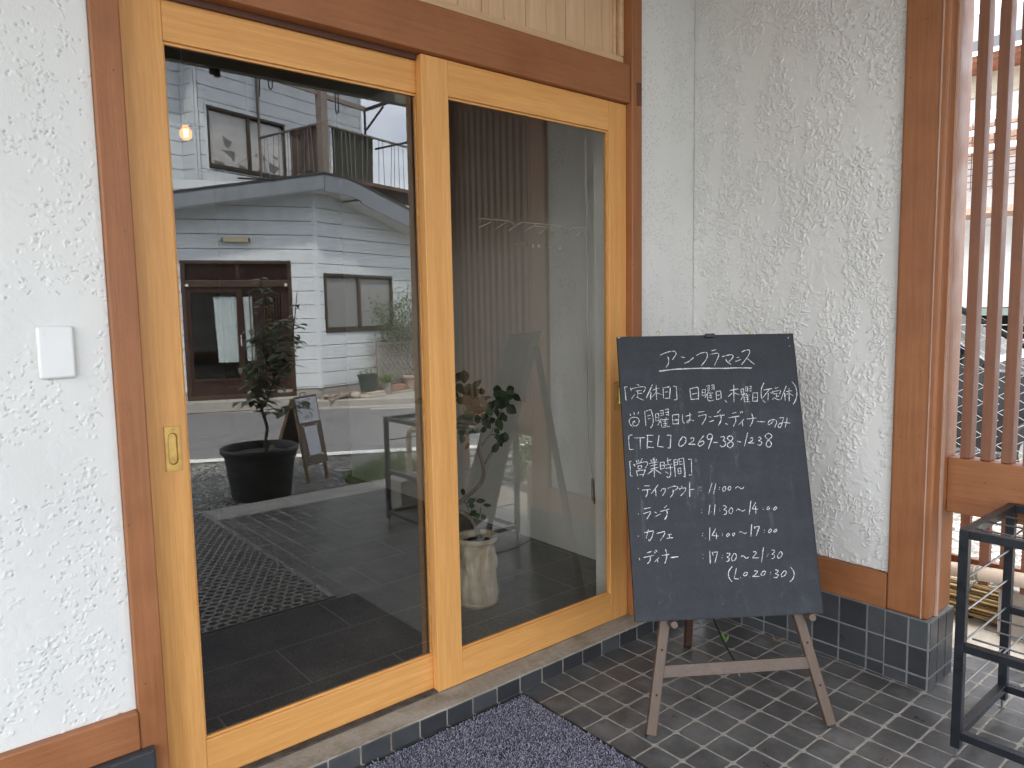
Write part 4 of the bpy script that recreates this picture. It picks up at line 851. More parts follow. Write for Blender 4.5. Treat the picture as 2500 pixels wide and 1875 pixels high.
# bundle of dry reeds
rb = thing('reed_bundle', 'tied bundle of dry yellow reeds lying by the gravel', 'reed bundle', (1.80,-.85,0)); q = MB(); rr = random.Random(8)
for k in range(150):
    a, r = rr.uniform(0,6.28), .065*math.sqrt(rr.random()); cx, cz = 1.78+r*math.cos(a)*1.25, .075+r*math.sin(a)
    e = rr.uniform(-.05,.05); q.tube([(cx, -1.03+rr.uniform(-.03,.03), max(.008,cz+rr.uniform(-.012,.012))), (cx+rr.uniform(-.012,.012), -.28+e, max(.008,cz+rr.uniform(-.012,.012)))], .0042, 5)
part('reeds', island('dry_reed', [(0,(.05,.03,.012)),(.4,(.24,.155,.06)),(1,(.42,.30,.14))], .6), q, rb)
for y in (-.88,-.55): q = MB(); q.tube([(1.78+.088*math.cos(a), y, .078+.074*math.sin(a)) for a in [i*.42 for i in range(16)]], .004, 5); part('tie_cord', M_black, q, rb)

# ================================================================== INSIDE: PLANT, LAMP, BLIND CORD
PC = Vector((.276,.512,.060))
fp = thing('potted_ficus', 'small leafy ficus with curved trunk in a canvas pot behind the glass', 'potted plant', tuple(PC))
t = NT('canvas_cloth'); n = t.noise(t.obj(), 12, 5, .6); wv = t.noise(t.map((200,200,200)), 1, 2)
M_canvas = t.set(t.ramp(n, [(.3,(.40,.33,.255)),(.7,(.60,.505,.40))]), .9, t.bump(wv, .0008), spec=.15)
def wr(a, z, r): 
    v = mnoise.noise((math.cos(a)*2.1, math.sin(a)*2.1, z*9 + a*.6)); v2 = mnoise.noise((math.cos(a)*4.5+5, math.sin(a)*4.5, z*16))
    return (.014*v + .010*abs(v2) - .006) * (1 if .02 < z < .26 else .25)
pr_ = [(.02,.0),(.083,.001),(.088,.012)] + [(.084+.012*math.sin(i*.7)*.25, .02+i*.0155) for i in range(16)] + [(.085,.268),(.093,.274),(.094,.284),(.086,.291),(.079,.286),(.077,.262),(.01,.258)]
q = MB(); q.lathe(tuple(PC), pr_, 96, wr); pot = part('canvas_pot', M_canvas, q, fp, smooth=True)
q = MB(); q.lathe(tuple(PC+Vector((0,0,.2585))), [(.003,.006),(.04,.009),(.07,.003),(.0755,.0)], 24, lambda a,z,r: .002*math.sin(7*a)); part('soil', simple('potting_soil', (.035,.025,.018), .95, var=.5, scale=60), q, pot)
FBR = [[(0.299,0.528,0.336),(0.291,0.541,0.382),(0.271,0.563,0.424),(0.243,0.589,0.445)],[(0.227,0.604,0.459),(0.242,0.593,0.474),(0.265,0.578,0.5),(0.296,0.555,0.529),(0.322,0.538,0.563),(0.334,0.533,0.596),(0.336,0.535,0.63),(0.331,0.545,0.676),(0.326,0.554,0.714),(0.33,0.557,0.759),(0.328,0.563,0.797),(0.311,0.583,0.843)],[(0.34,0.533,0.64),(0.374,0.513,0.709)],[(0.336,0.547,0.721),(0.354,0.535,0.747),(0.375,0.521,0.777),(0.378,0.522,0.8)],[(0.374,0.521,0.768),(0.393,0.505,0.769)],[(0.323,0.556,0.71),(0.299,0.582,0.76),(0.275,0.606,0.791),(0.245,0.634,0.818)],[(0.332,0.556,0.774),(0.358,0.539,0.808),(0.392,0.514,0.826),(0.42,0.498,0.882)],[(0.265,0.575,0.484),(0.273,0.565,0.458),(0.272,0.564,0.435)],[(0.288,0.544,0.385),(0.309,0.532,0.427),(0.314,0.531,0.461)],[(0.33,0.557,0.759),(0.301,0.589,0.824),(0.289,0.607,0.889)],[(0.358,0.539,0.808),(0.394,0.52,0.887),(0.4,0.52,0.932)],[(0.243,0.589,0.445),(0.223,0.606,0.453)]]
q = MB()
for k, br in enumerate(FBR):
    pts = [Vector(p) for p in br]
    if k == 0: pts = [PC+Vector((.02,.01,.262))] + pts
    sp = []
    for i in range(len(pts)-1):
        for j in range(4): 
            f = j/4; p0, p1, p2, p3 = pts[max(i-1,0)], pts[i], pts[i+1], pts[min(i+2,len(pts)-1)]
            sp.append(.5*((2*p1)+(p2-p0)*f+(2*p0-5*p1+4*p2-p3)*f*f+(3*p1-p0-3*p2+p3)*f*f*f))
    sp.append(pts[-1]); r0, r1 = {0:(.0105,.0100), 1:(.0098,.0048), 2:(.0045,.0036)}.get(k, (.0042,.0016))
    q.tube(sp, [r0+(r1-r0)*i/(len(sp)-1) for i in range(len(sp))], 8)
part('trunk', simple('grey_bark', (.20,.165,.13), .8, var=.35, scale=60, bump=.001), q, fp, smooth=True)
q = MB(); rr = random.Random(21); RTV = Vector((Rt.x,Rt.y,0)).normalized(); VD = Vector((Fw.x,Fw.y,0)).normalized()
FLV = [(0.303,0.612,1.019,0.056,0.034,90),(0.34,0.577,0.984,0.047,0.02,-40),(0.317,0.594,0.971,0.047,0.03,0),(0.283,0.622,0.967,0.047,0.03,60),(0.332,0.579,0.949,0.047,0.025,-20),(0.354,0.56,0.949,0.034,0.024,80),(0.374,0.542,0.931,0.027,0.01,0),(0.301,0.6,0.916,0.051,0.037,20),(0.329,0.576,0.906,0.044,0.03,20),(0.357,0.554,0.912,0.041,0.024,-25),(0.408,0.517,0.959,0.044,0.03,90),(0.426,0.499,0.937,0.051,0.025,75),(0.447,0.484,0.95,0.037,0.017,10),(0.445,0.482,0.921,0.03,0.015,-20),(0.402,0.516,0.904,0.024,0.022,0),(0.422,0.498,0.9,0.024,0.024,0),(0.446,0.475,0.876,0.051,0.034,35),(0.388,0.525,0.891,0.057,0.02,10),(0.398,0.513,0.862,0.037,0.017,85),(0.373,0.535,0.874,0.041,0.024,40),(0.308,0.587,0.857,0.044,0.037,-20),(0.33,0.572,0.879,0.027,0.02,0),(0.35,0.555,0.875,0.041,0.02,0),(0.359,0.543,0.841,0.027,0.02,80),(0.351,0.547,0.821,0.03,0.017,60),(0.375,0.528,0.825,0.039,0.024,-20),(0.402,0.503,0.81,0.051,0.027,70),(0.331,0.565,0.835,0.03,0.024,0),(0.282,0.606,0.836,0.044,0.03,0),(0.307,0.583,0.819,0.044,0.027,20),(0.328,0.566,0.821,0.03,0.02,0),(0.277,0.606,0.809,0.044,0.034,30),(0.314,0.572,0.778,0.042,0.03,10),(0.349,0.545,0.792,0.025,0.02,0),(0.393,0.508,0.79,0.03,0.017,50),(0.394,0.505,0.766,0.025,0.022,0),(0.416,0.486,0.766,0.027,0.017,40),(0.4,0.496,0.739,0.037,0.019,70),(0.274,0.601,0.745,0.034,0.022,100),(0.293,0.583,0.725,0.035,0.014,125),(0.274,0.605,0.776,0.034,0.027,0),(0.259,0.585,0.517,0.03,0.017,80),(0.286,0.559,0.497,0.038,0.019,-15),(0.288,0.556,0.48,0.023,0.019,0),(0.314,0.534,0.476,0.04,0.017,5),(0.335,0.514,0.458,0.036,0.013,10),(0.29,0.55,0.45,0.025,0.027,60),(0.299,0.541,0.432,0.03,0.017,0),(0.32,0.521,0.417,0.028,0.017,55),(0.155,0.722,0.919,0.056,0.023,-5),(0.166,0.699,0.809,0.021,0.019,40),(0.159,0.699,0.768,0.03,0.006,-50),(0.265,0.635,0.951,0.051,0.034,30),(0.249,0.643,0.911,0.051,0.034,-20),(0.235,0.649,0.864,0.047,0.03,10),(0.248,0.634,0.83,0.044,0.03,60),(0.277,0.632,1.011,0.044,0.027,-60)]
for k in range(34):
    x,y,z,L_,w_,ang = FLV[rr.randrange(3, 40)]; FLV.append((x+rr.gauss(0,.02), y+rr.gauss(0,.02), z+rr.gauss(0,.02), rr.uniform(.034,.05), rr.uniform(.02,.03), rr.uniform(-60,120)))
for (x,y,z,L_,w_,ang) in FLV:
    a = rad(ang); dep = rr.uniform(-.05,.05); w_ *= 1.15; c = Vector((x,y,z)) + VD*dep
    d = (RTV*math.cos(a) - Vector((0,0,1))*math.sin(a) + VD*rr.uniform(-.45,.45)).normalized()
    n = (-VD*rr.uniform(.7,1.2) + Vector((0,0,1))*rr.uniform(.0,.5) + RTV*rr.uniform(-.35,.35)).normalized()
    leaf(q, c - d*L_*.5, d, n, L_*1.12, w_*1.12, rr.uniform(-.08,.2), 6, rr.uniform(.05,.3))
    q.tube([c - d*L_*.5, c - d*L_*.62 - Vector((0,0,.006))], .0009, 4)
part('leaves', leafmat('ficus_leaf', (.008,.020,.006), (.030,.060,.018), .55, .10), q, fp, smooth=True)
LP = Vector((-.515,1.5,2.085))
lp = thing('pendant_lamp', 'bare glowing filament bulb hanging inside behind the left door', 'lamp', tuple(LP))
q = MB(); q.cyl(LP+Vector((0,0,.085)), (LP.x,LP.y,2.745), .0028, 8); part('cord', simple('grey_cord', (.35,.34,.33), .6), q, lp)
q = MB(); q.lathe(tuple(LP), [(.012,.034),(.0135,.036),(.0135,.075),(.006,.088),(.002,.09)], 16); part('socket', M_brass, q, lp, smooth=True)
q = MB(); q.lathe(tuple(LP), [(.001,-.028),(.012,-.026),(.021,-.018),(.0255,-.006),(.0255,.006),(.021,.018),(.013,.028),(.0115,.034)], 20); t = NT('glowing_bulb_glass'); t.t.nodes.remove(t.b); e_ = t.n('ShaderNodeEmission'); e_.inputs[0].default_value = (1,.40,.07,1); e_.inputs[1].default_value = .17
tr = t.n('ShaderNodeBsdfTransparent'); tr.inputs[0].default_value = (1,.92,.75,1); ad = t.n('ShaderNodeAddShader'); t.l(e_.outputs[0], ad.inputs[0]); t.l(tr.outputs[0], ad.inputs[1]); t.l(ad.outputs[0], t.out.inputs['Surface'])
part('bulb', t.m, q, lp, smooth=True)
q = MB()
for k in range(6): a = k*1.047; q.cyl((LP.x+.006*math.cos(a),LP.y+.006*math.sin(a),LP.z-.014),(LP.x+.009*math.cos(a),LP.y+.009*math.sin(a),LP.z+.018),.0019,6)
part('filament', emit('hot_filament', (1,.45,.10), 4), q, lp)
q = MB(); q.lathe(tuple(LP), [(.014,.041),(.05,.037),(.062,.030),(.063,.0285),(.05,.0345),(.014,.0385)], 28); part('glass_shade', glass('shade_glass', .10, (.95,.72,.42)), q, lp, smooth=True)
bc = thing('blind_cord', 'thin white blind cord with a wooden pull inside the right pane', 'cord', (.55,.12,.55))
q = MB(); q.tube([(.548,.120,2.45),(.548,.120,1.22),(.549,.12,.95),(.553,.12,.78),(.566,.12,.66),(.576,.12,.612)], .0017, 6); part('cord', simple('cord_cream', (.34,.32,.28), .8), q, bc)
q = MB(); q.tube([(.576,.12,.615),(.577,.12,.60),(.582,.12,.53),(.584,.12,.505)], [.002,.005,.0055,.003], 8); q.tube([(.574,.124,.612),(.571,.124,.56),(.575,.124,.52)], .0016, 6); part('cord_pull', simple('dark_wood_pull', (.10,.06,.035), .5), q, bc)
# ================================================================== PLANTS AND SIGN IN FRONT OF THE PORCH
CP = Vector((.515,-3.530,-.102))
cs = thing('potted_shrub', 'tall glossy leaved camellia shrub in a big black plastic tub on the gravel', 'potted plant', tuple(CP))
q = MB(); q.lathe(tuple(CP), [(.02,.0),(.212,.002),(.220,.02),(.262,.335),(.270,.337),(.274,.352),(.286,.356),(.291,.372),(.291,.388),(.284,.397),(.268,.396),(.262,.385),(.258,.34),(.02,.335)], 56)
tub = part('tub', simple('black_tub_plastic', (.020,.020,.020), .5, 0, .35, 9), q, cs, smooth=True)
q = MB(); q.lathe(tuple(CP+Vector((0,0,.336))), [(.004,.012),(.1,.010),(.2,.006),(.257,.0)], 30, lambda a,z,r: .004*math.sin(9*a+z*70)); part('soil', simple('bark_soil', (.05,.035,.025), .95, var=.8, scale=40), q, tub)
q = MB(); q.obox(CP+Vector((.02,.20,.40)), Vector((.022,-.012,0)), Vector((.002,.004,0)), Vector((0,0,.03))); part('plant_tag', simple('faded_tag', (.22,.20,.09), .7), q, cs)
CBR = [[(0.559,-3.518,0.334),(0.579,-3.514,0.43),(0.562,-3.541,0.534),(0.553,-3.554,0.575)],[(0.553,-3.554,0.575),(0.588,-3.532,0.63),(0.635,-3.509,0.765),(0.652,-3.503,0.829),(0.699,-3.481,0.956),(0.771,-3.437,1.083),(0.803,-3.433,1.259),(0.834,-3.434,1.47)],[(0.647,-3.509,0.837),(0.626,-3.533,0.886),(0.609,-3.56,0.99),(0.604,-3.576,1.087),(0.619,-3.584,1.247),(0.634,-3.602,1.487),(0.622,-3.623,1.572)],[(0.553,-3.554,0.575),(0.531,-3.577,0.623),(0.494,-3.613,0.66),(0.458,-3.64,0.633)],[(0.531,-3.577,0.623),(0.536,-3.587,0.727),(0.532,-3.599,0.8)],[(0.562,-3.541,0.534),(0.607,-3.506,0.553)],[(0.718,-3.413,0.547),(0.758,-3.385,0.594),(0.797,-3.356,0.609),(0.849,-3.317,0.648)],[(0.559,-3.549,0.582),(0.567,-3.556,0.687),(0.599,-3.541,0.782)],[(0.606,-3.568,1.039),(0.57,-3.61,1.136),(0.541,-3.643,1.2)],[(0.652,-3.503,0.829),(0.59,-3.564,0.903),(0.53,-3.617,0.928),(0.458,-3.671,0.882)],[(0.699,-3.481,0.956),(0.735,-3.449,0.939),(0.769,-3.415,0.899)],[(0.806,-3.431,1.259),(0.756,-3.466,1.212),(0.712,-3.502,1.205)],[(0.632,-3.486,0.565),(0.67,-3.456,0.572),(0.725,-3.409,0.563)],[(0.564,-3.563,0.727),(0.499,-3.623,0.768),(0.468,-3.648,0.761)]]
q, lv = MB(), MB(); rr = random.Random(31)
for s_ in (((.553,-3.554,.575),(.50,-3.50,.70),(.47,-3.46,.80),(.45,-3.45,.93)), ((.588,-3.532,.63),(.63,-3.46,.74),(.66,-3.42,.86),(.68,-3.40,1.0)), ((.626,-3.533,.886),(.58,-3.50,.97),(.55,-3.48,1.07)), ((.652,-3.503,.829),(.68,-3.42,.90),(.70,-3.38,1.02)), ((.56,-3.556,.687),(.53,-3.52,.80),(.51,-3.50,.92)), ((.604,-3.576,1.087),(.65,-3.55,1.16),(.68,-3.52,1.25)), ((.609,-3.56,.99),(.57,-3.62,1.06),(.55,-3.66,1.15)), ((.771,-3.437,1.083),(.73,-3.42,1.15),(.71,-3.41,1.24)), ((.59,-3.56,.60),(.55,-3.48,.66),(.50,-3.42,.72)), ((.61,-3.56,1.0),(.66,-3.5,1.05),(.70,-3.47,1.12))): CBR.append(list(s_))
for k, br in enumerate(CBR):
    pts = [Vector(p) for p in br]
    if k == 0: pts = [Vector((pts[0].x, pts[0].y, .236))] + pts
    sp = []
    for i in range(len(pts)-1):
        for j in range(4): sp.append(pts[i].lerp(pts[i+1], j/4))
    sp.append(pts[-1])
    for i in range(1, len(sp)-1): sp[i] = (sp[i-1]+sp[i]*2+sp[i+1])/4
    r0, r1 = {0:(.0135,.0115),1:(.0105,.003),2:(.0085,.003)}.get(k,(.0045,.0018))
    q.tube(sp, [r0+(r1-r0)*i/(len(sp)-1) for i in range(len(sp))], 7)
    if k in (0,): continue
    tot = sum((sp[i+1]-sp[i]).length for i in range(len(sp)-1)); nl = int(tot*(66 if k in (1,2) else 72)) + 3
    for j in range(nl):
        f = .16 + .84*(j+rr.random()*.7)/nl if k != 1 else .34 + .60*(j+rr.random()*.7)/nl
        i = min(int(f*(len(sp)-1)), len(sp)-2); p = sp[i].lerp(sp[i+1], rr.random())
        a = j*2.4 + rr.uniform(-.6,.6); out = Vector((math.cos(a), math.sin(a), rr.uniform(-.35,.45))); p = p + Vector((rr.gauss(0,.018),rr.gauss(0,.018),rr.gauss(0,.012)))
        L_ = rr.uniform(.065,.105) if k != 1 or f < .85 else rr.uniform(.03,.06)
        q.tube([p, p+out.normalized()*.012], .0012, 4)
        leaf(lv, p+out.normalized()*.012, out, Vector((rr.uniform(-.3,.3),rr.uniform(-.3,.3),1)), L_, L_*rr.uniform(.42,.55), rr.uniform(.1,.45), 5, rr.uniform(.05,.3))
part('stems', simple('brown_stem', (.085,.06,.042), .8, var=.4, scale=60), q, cs, smooth=True)
part('leaves', leafmat('camellia_leaf', (.075,.105,.055), (.20,.25,.125), .36, .25), lv, cs, smooth=True)

# A-frame menu sign
SF0, SF1 = Vector((.962,-3.671,-.100)), Vector((1.170,-3.753,-.100)); SD = (SF1-SF0).normalized(); SN = Vector((.370,.929,0)); SW_ = (SF1-SF0).length
def sp_(u, z, o=0.0): lean = .135*(z+.10)/.72; return SF0 + SD*u - SN*(lean-o) + Vector((0,0,z+.10))
sg = thing('a_frame_sign', 'small folding wooden A frame sign with two taped white menu sheets', 'sign', tuple((SF0+SF1)/2))
M_sgw = wood('sign_wood', (.20,.12,.055), (.34,.22,.11), 'z', rough=.6)
for u in (.0, SW_):
    q = MB(); q.bar(sp_(u,-.10), sp_(u,.60), .020, .030, up=tuple(SN)); part('front_leg', M_sgw, q, sg, bevel=.002)
M_sgb = simple('taupe_sign_board', (.17,.135,.105), .7)
q = MB(); q.prism([sp_(-.018,.045,.019), sp_(SW_+.018,.045,.019), sp_(SW_+.018,.62,.019), sp_(-.018,.62,.019)], tuple(SN*.006)); part('front_board', M_sgb, q, sg)
BKO = .46
def sb_(u, z, o=0.0): lean = .135 + (BKO-.135)*(1-(z+.10)/.72); return SF0 + SD*u - SN*(lean+o) + Vector((0,0,z+.10))
for u in (.0, SW_):
    q = MB(); q.bar(sb_(u,-.10), sb_(u,.60), .020, .030, up=tuple(SN)); part('rear_leg', M_sgw, q, sg, bevel=.002)
q = MB(); q.prism([sb_(0,.03,.0), sb_(SW_,.03,.0), sb_(SW_,.60,.0), sb_(0,.60,.0)], tuple(-SN*.006)); part('rear_board', simple('dark_sign_back', (.045,.04,.034), .6), q, sg)
q = MB(); q.tube([sp_(.07,.62,.01), sp_(.075,.645,.01), sp_(.13,.645,.01), sp_(.135,.62,.01)], .004, 6); part('handle', M_black, q, sg)
M_tape = simple('masking_tape', (.62,.58,.44), .8); M_paper = simple('menu_paper', (.74,.76,.80), .8, 0, .03); M_ink = simple('ink', (.05,.05,.055), .8)
p1 = MB(); p1.prism([sp_(-.005,.40,.0265), sp_(SW_+.005,.40,.0265), sp_(SW_+.005,.605,.0265), sp_(-.005,.605,.0265)], tuple(SN*.0008)); s1 = part('menu_sheet', M_paper, p1, sg)
p2_ = MB(); p2_.prism([sp_(.045,.125,.0265), sp_(.185,.125,.0265), sp_(.180,.365,.0265), sp_(.035,.365,.0265)], tuple(SN*.0008)); s2 = part('menu_sheet', M_paper, p2_, sg)
q = MB(); 
def ink(a, c, w): 
    A, B = sp_(*a, .0279), sp_(*c, .0279); d = (B-A).normalized(); s = d.cross(SN).normalized()*w/2; q.quad(A-s, B-s, B+s, A+s)
for a, c in (((.07,.46),(.075,.43)),((.085,.455),(.115,.435)),((.10,.47),(.105,.43)),((.125,.475),(.15,.46)),((.135,.485),(.14,.43)),((.15,.47),(.16,.435)),((.06,.44),(.08,.445))): ink(a, c, .006)
part('brush_writing', M_ink, q, s1)
q = MB(); rr = random.Random(6)
for r in range(9):
    z = .345 - r*.024; u = .055
    while u < .165: w_ = rr.uniform(.006,.02); ink((u,z+rr.uniform(-.002,.002)), (u+w_,z+rr.uniform(-.003,.003)), .0022); u += w_+rr.uniform(.003,.012)
part('fine_writing', simple('pencil_grey', (.28,.29,.31), .8), q, s2)
for u, z in ((.03,.372),(.183,.372),(.04,.12),(.188,.12)): q = MB(); q.prism([sp_(u-.012,z-.008,.0275), sp_(u+.012,z-.006,.0275), sp_(u+.010,z+.008,.0275), sp_(u-.013,z+.006,.0275)], tuple(SN*.0004)); part('tape', M_tape, q, sg)

# ground cover by the porch corner
q = MB(); rr = random.Random(9)
for k in range(3000):
    a, r = rr.uniform(0,6.28), math.sqrt(rr.random()); x, y = 1.62+.42*r*math.cos(a), -3.42+.36*r*math.sin(a)
    h = rr.uniform(.05,.30)*(1.12-r*.8); lx, ly = rr.gauss(0,.05), rr.gauss(0,.05); w = rr.uniform(.0015,.003); b0 = rr.uniform(0,3.1); cx_, sy_ = math.cos(b0)*w, math.sin(b0)*w
    q.add([(x-cx_,y-sy_,-.103),(x+cx_,y+sy_,-.103),(x+lx*.4+cx_*.7,y+ly*.4+sy_*.7,-.103+h*.6),(x+lx*.4-cx_*.7,y+ly*.4-sy_*.7,-.103+h*.6),(x+lx,y+ly,-.103+h)], [(0,1,2,3),(3,2,4)])
g_ = q.build('weeds', leafmat('grass_green', (.09,.14,.035), (.24,.33,.10), .6, .3), None); tag(g_, 'fine green weeds growing in the gravel at the porch corner', 'weeds', kind='stuff')
q = MB(); rr = random.Random(19)
for k in range(2600):
    x = rr.uniform(-3,4.4); t_ = (x-NE0.x)/NED.x; ye = NE0.y + NED.y*t_ + .20; y = ye + rr.random()**2.2*.5 if rr.random() < .7 else rr.uniform(ye, -3.05)
    if y > -3.02: continue
    h = rr.uniform(.01,.045); w = .0022; b0 = rr.uniform(0,3.1); lx, ly = rr.gauss(0,.015), rr.gauss(0,.015)
    q.add([(x-math.cos(b0)*w,y-math.sin(b0)*w,-.104),(x+math.cos(b0)*w,y+math.sin(b0)*w,-.104),(x+lx,y+ly,-.104+h)], [(0,1,2)])
tag(q.build('grass_sprigs', leafmat('moss_green', (.06,.09,.025), (.16,.20,.07), .7, .2), None), 'thin low green growth between gravel and road line', 'grass', kind='stuff')
q = MB(); q.lathe((1.434,-3.958,-.104), [(.05,.002),(.052,.012),(.075,.014),(.09,.010),(.092,.0)], 28); one('drain_cover', M_kerbc, q, 'small round concrete drain cover in the gravel', 'drain cover')
# clipped hedge and grey blocks at the yard corner
hd = thing('hedge', 'yellow green leafy hedge at the edge of the gravel beyond the porch', 'hedge', (2.8,-2.62,-.1))
q = MB(); rr = random.Random(12)
for k in range(2600):
    p = Vector((rr.uniform(2.22,3.5), -2.40 - (rr.random()*.45) , rr.uniform(-.06,.24)+.04*math.sin(k)))
    leaf(q, p, Vector((rr.uniform(-1,1),rr.uniform(-1,1),rr.uniform(-.2,1))), Vector((rr.uniform(-.5,.5),rr.uniform(-.5,.5),1)), rr.uniform(.035,.07), rr.uniform(.02,.032), .2, 2)
part('leaves', leafmat('hedge_leaf', (.07,.12,.02), (.26,.34,.07), .5, .3), q, hd)
q = MB()
for k in range(9): q.tube([(2.3+k*.13,-2.6,-.104),(2.32+k*.13,-2.6+.1*math.sin(k*3),.14)], .008, 6)
part('stems', simple('hedge_stem', (.08,.06,.04), .8), q, hd)
for k in range(3): cblock('edging_block', 2.05+k*.42, 2.45+k*.42, -2.30,-2.18,-.103,-.02+.01*k, ('first','second','third')[k]+' grey edging block in front of the yellow green hedge counted from the porch')['group'] = 'edging blocks by the hedge'

# ================================================================== HOUSE ACROSS THE STREET
HP = Vector((3.40,-8.62,0)); D1 = Vector((.927,.375,0)).normalized(); D2 = Vector((.954,-.299,0)).normalized()
N1 = Vector((-D1.y, D1.x, 0)); N2 = Vector((-D2.y, D2.x, 0)); UZ = Vector((0,0,1))
HQ = Vector((2.145,-10.003,0))
def F1(u, o, z): return HP + D1*u + N1*o + UZ*z
def F2(u, o, z): return HP + D2*u + N2*o + UZ*z
def F3(u, o, z): return HQ + D2*u + N2*o + UZ*z
N3R = D2.copy()
def F4(u, o, z): return HQ - N2*u - D2*o + UZ*z      # short return wall going back from the upper corner (o: out of the face)
house = thing('house_across', 'white sided two storey house with brown sliding door across the street', 'house', tuple(HP))
M_side = simple('white_siding', (.66,.71,.735), .5, 0, .045, 2.5, .4); M_corner = simple('white_corner_trim', (.70,.745,.765), .5, 0, .03)
M_groove = simple('siding_groove', (.10,.105,.11), .9)
def siding(F, u0, u1, z0, z1, gz, pitch, holes, name):
    q, bk = MB(F), MB(F)
    lv_ = [z0]; z = gz
    while z > z0: z -= pitch
    z += pitch
    while z < z1: lv_.append(z); z += pitch
    lv_.append(z1)
    bk_cells = []
    for i in range(len(lv_)-1):
        a, c = lv_[i]+(.0045 if i else 0), lv_[i+1]-.0045
        zs = sorted({a, c} | {h for hh in holes for h in hh[2:] if a < h < c})
        for s0, s1 in zip(zs, zs[1:]):
            zm = (s0+s1)/2; cuts = sorted((h[0],h[1]) for h in holes if h[2] <= zm <= h[3]); x = u0
            for h0, h1 in cuts: 
                if h0 > x: q.box(x, h0, -.012, 0, s0, s1)
                x = max(x, h1)
            if x < u1: q.box(x, u1, -.012, 0, s0, s1)
    zs = sorted({z0, z1} | {h for hh in holes for h in hh[2:] if z0 < h < z1})
    for s0, s1 in zip(zs, zs[1:]):
        zm = (s0+s1)/2; cuts = sorted((h[0],h[1]) for h in holes if h[2] <= zm <= h[3]); x = u0
        for h0, h1 in cuts:
            if h0 > x: bk.box(x, h0, -.08, -.0125, s0, s1)
            x = max(x, h1)
        if x < u1: bk.box(x, u1, -.08, -.0125, s0, s1)
    o = part('siding_wall', M_side, q, house, name, bevel=.003); part('wall_core', M_groove, bk, o); return o
w1 = siding(F1, -6.0, -.045, .172, 3.30, .4064, .2115, [(-1.925,-.372,.0,2.136)], 'siding wall with the brown sliding door')
w2 = siding(F2, .045, 5.5, .172, 3.22, .4064, .2115, [(.145,1.71,1.028,1.955)], 'siding wall with the lower window')
w3 = siding(F3, .06, 3.6, 3.0, 5.95, 3.626, .2147, [(.20,1.74,3.66,4.62)], 'upper siding wall with the torn paper window')
w4 = siding(F4, .0, .36, 3.0, 5.95, 3.626, .2147, [], 'short return of the upper siding')
def F5(u, o, z): return HQ - N2*.36 - D2*u + N2*o + UZ*z
w5 = siding(F5, .0, 4.0, 3.0, 5.95, 3.626, .2147, [], 'set back upper siding wall')
q = MB(); q.xf = F1; q.box(-.045,.018,-.02,.010,.165,3.3); q.xf = F2; q.box(-.018,.046,-.02,.0102,.165,3.28); part('corner_trim', M_corner, q, house, bevel=.004); q = MB(); q.xf = F3; q.box(-.012,.06,-.02,.012,3.0,5.95); q.xf = F4; q.box(-.012,.05,-.02,.0122,3.0,5.95); q.xf = F3; part('corner_trim', M_corner, q, house, bevel=.004); q = MB(F3); q.box(.975,1.01,.0005,.006,4.62,5.95); part('seam_strip', M_corner, q, house); q = MB(F3); q.box(3.585,3.64,-.03,.012,3.0,5.95)
part('corner_trim', M_corner, q, house, bevel=.004)
q = MB(F1); q.box(-6.0,.0,-.12,-.013,-.2,.171); q.xf = F2; q.box(.0,5.5,-.12,-.013,-.2,.171); part('foundation', M_kerbc, q, house)
q = MB(F1); q.box(-2.25,-.2,-.10,.30,-.09,.062); part('door_step', M_kerbc, q, house, bevel=.008)
# solid body behind the walls so light stays out
q = MB(); q.xf = F1; q.box(-6.0,-.1,-4.6,-1.2,-.2,3.2); q.xf = F2; q.box(.3,5.5,-4.5,-1.0,-.2,3.1); q.xf = F3; q.box(.1,3.55,-3.5,-.5,3.0,5.9); q.xf = F5; q.box(.05,4,-3,-.2,3.0,5.9); part('house_body', M_side, q, house)
# lower roof with pale fascia boards, gable over the corner
M_fas = simple('pale_grey_fascia', (.20,.225,.25), .5, 0, .08, 2); M_soff = simple('soffit_white', (.60,.61,.60), .7); M_roof = simple('dark_metal_roof', (.045,.043,.042), .5, .3, .2, 6)
UM = .4*math.tan(math.acos(D1.dot(D2))/2)
def zr1(u): return 3.395 - .165*(UM-u)
def zr2(u): return 3.395 - .172*(u-(-UM))
q = MB(F1); q.prism([(-6.3,.400,zr1(-6.3)-.27),(UM,.400,zr1(UM)-.27),(UM,.400,zr1(UM)-.02),(-6.3,.400,zr1(-6.3)-.02)], (0,.02,0)) if False else None
def rake(F, u0, u1, zr, drop, name):
    q = MB(); P = [F(u0,.40,zr(u0)-drop), F(u1,.40,zr(u1)-drop), F(u1,.40,zr(u1)-.022), F(u0,.40,zr(u0)-.022)]
    nrm = (F(0,1,0)-F(0,0,0)); q.prism(P, tuple(nrm*.022)); r_ = part('fascia_board', M_fas, q, house, bevel=.003)
    q = MB(); P = [F(u0,-3.0,zr(u0)-.0215), F(u0,.435,zr(u0)-.0215), F(u1,.435,zr(u1)-.0215), F(u1,-3.0,zr(u1)-.0215)]; q.prism(P, (0,0,.03)); part('roof_sheet', M_roof, q, house)
    q = MB(); P = [F(u0,-.012,zr(u0)-drop+.03), F(u0,.399,zr(u0)-drop+.03), F(u1,.399,zr(u1)-drop+.03), F(u1,-.012,zr(u1)-drop+.03)]; q.prism(P, (0,0,.02)); part('soffit', M_soff, q, house)
rake(F1, -6.2, UM, zr1, .235, 'l'); RK = [(-UM,3.395),(.25,3.397),(.42,3.38),(.60,3.342),(3.4,2.690)]
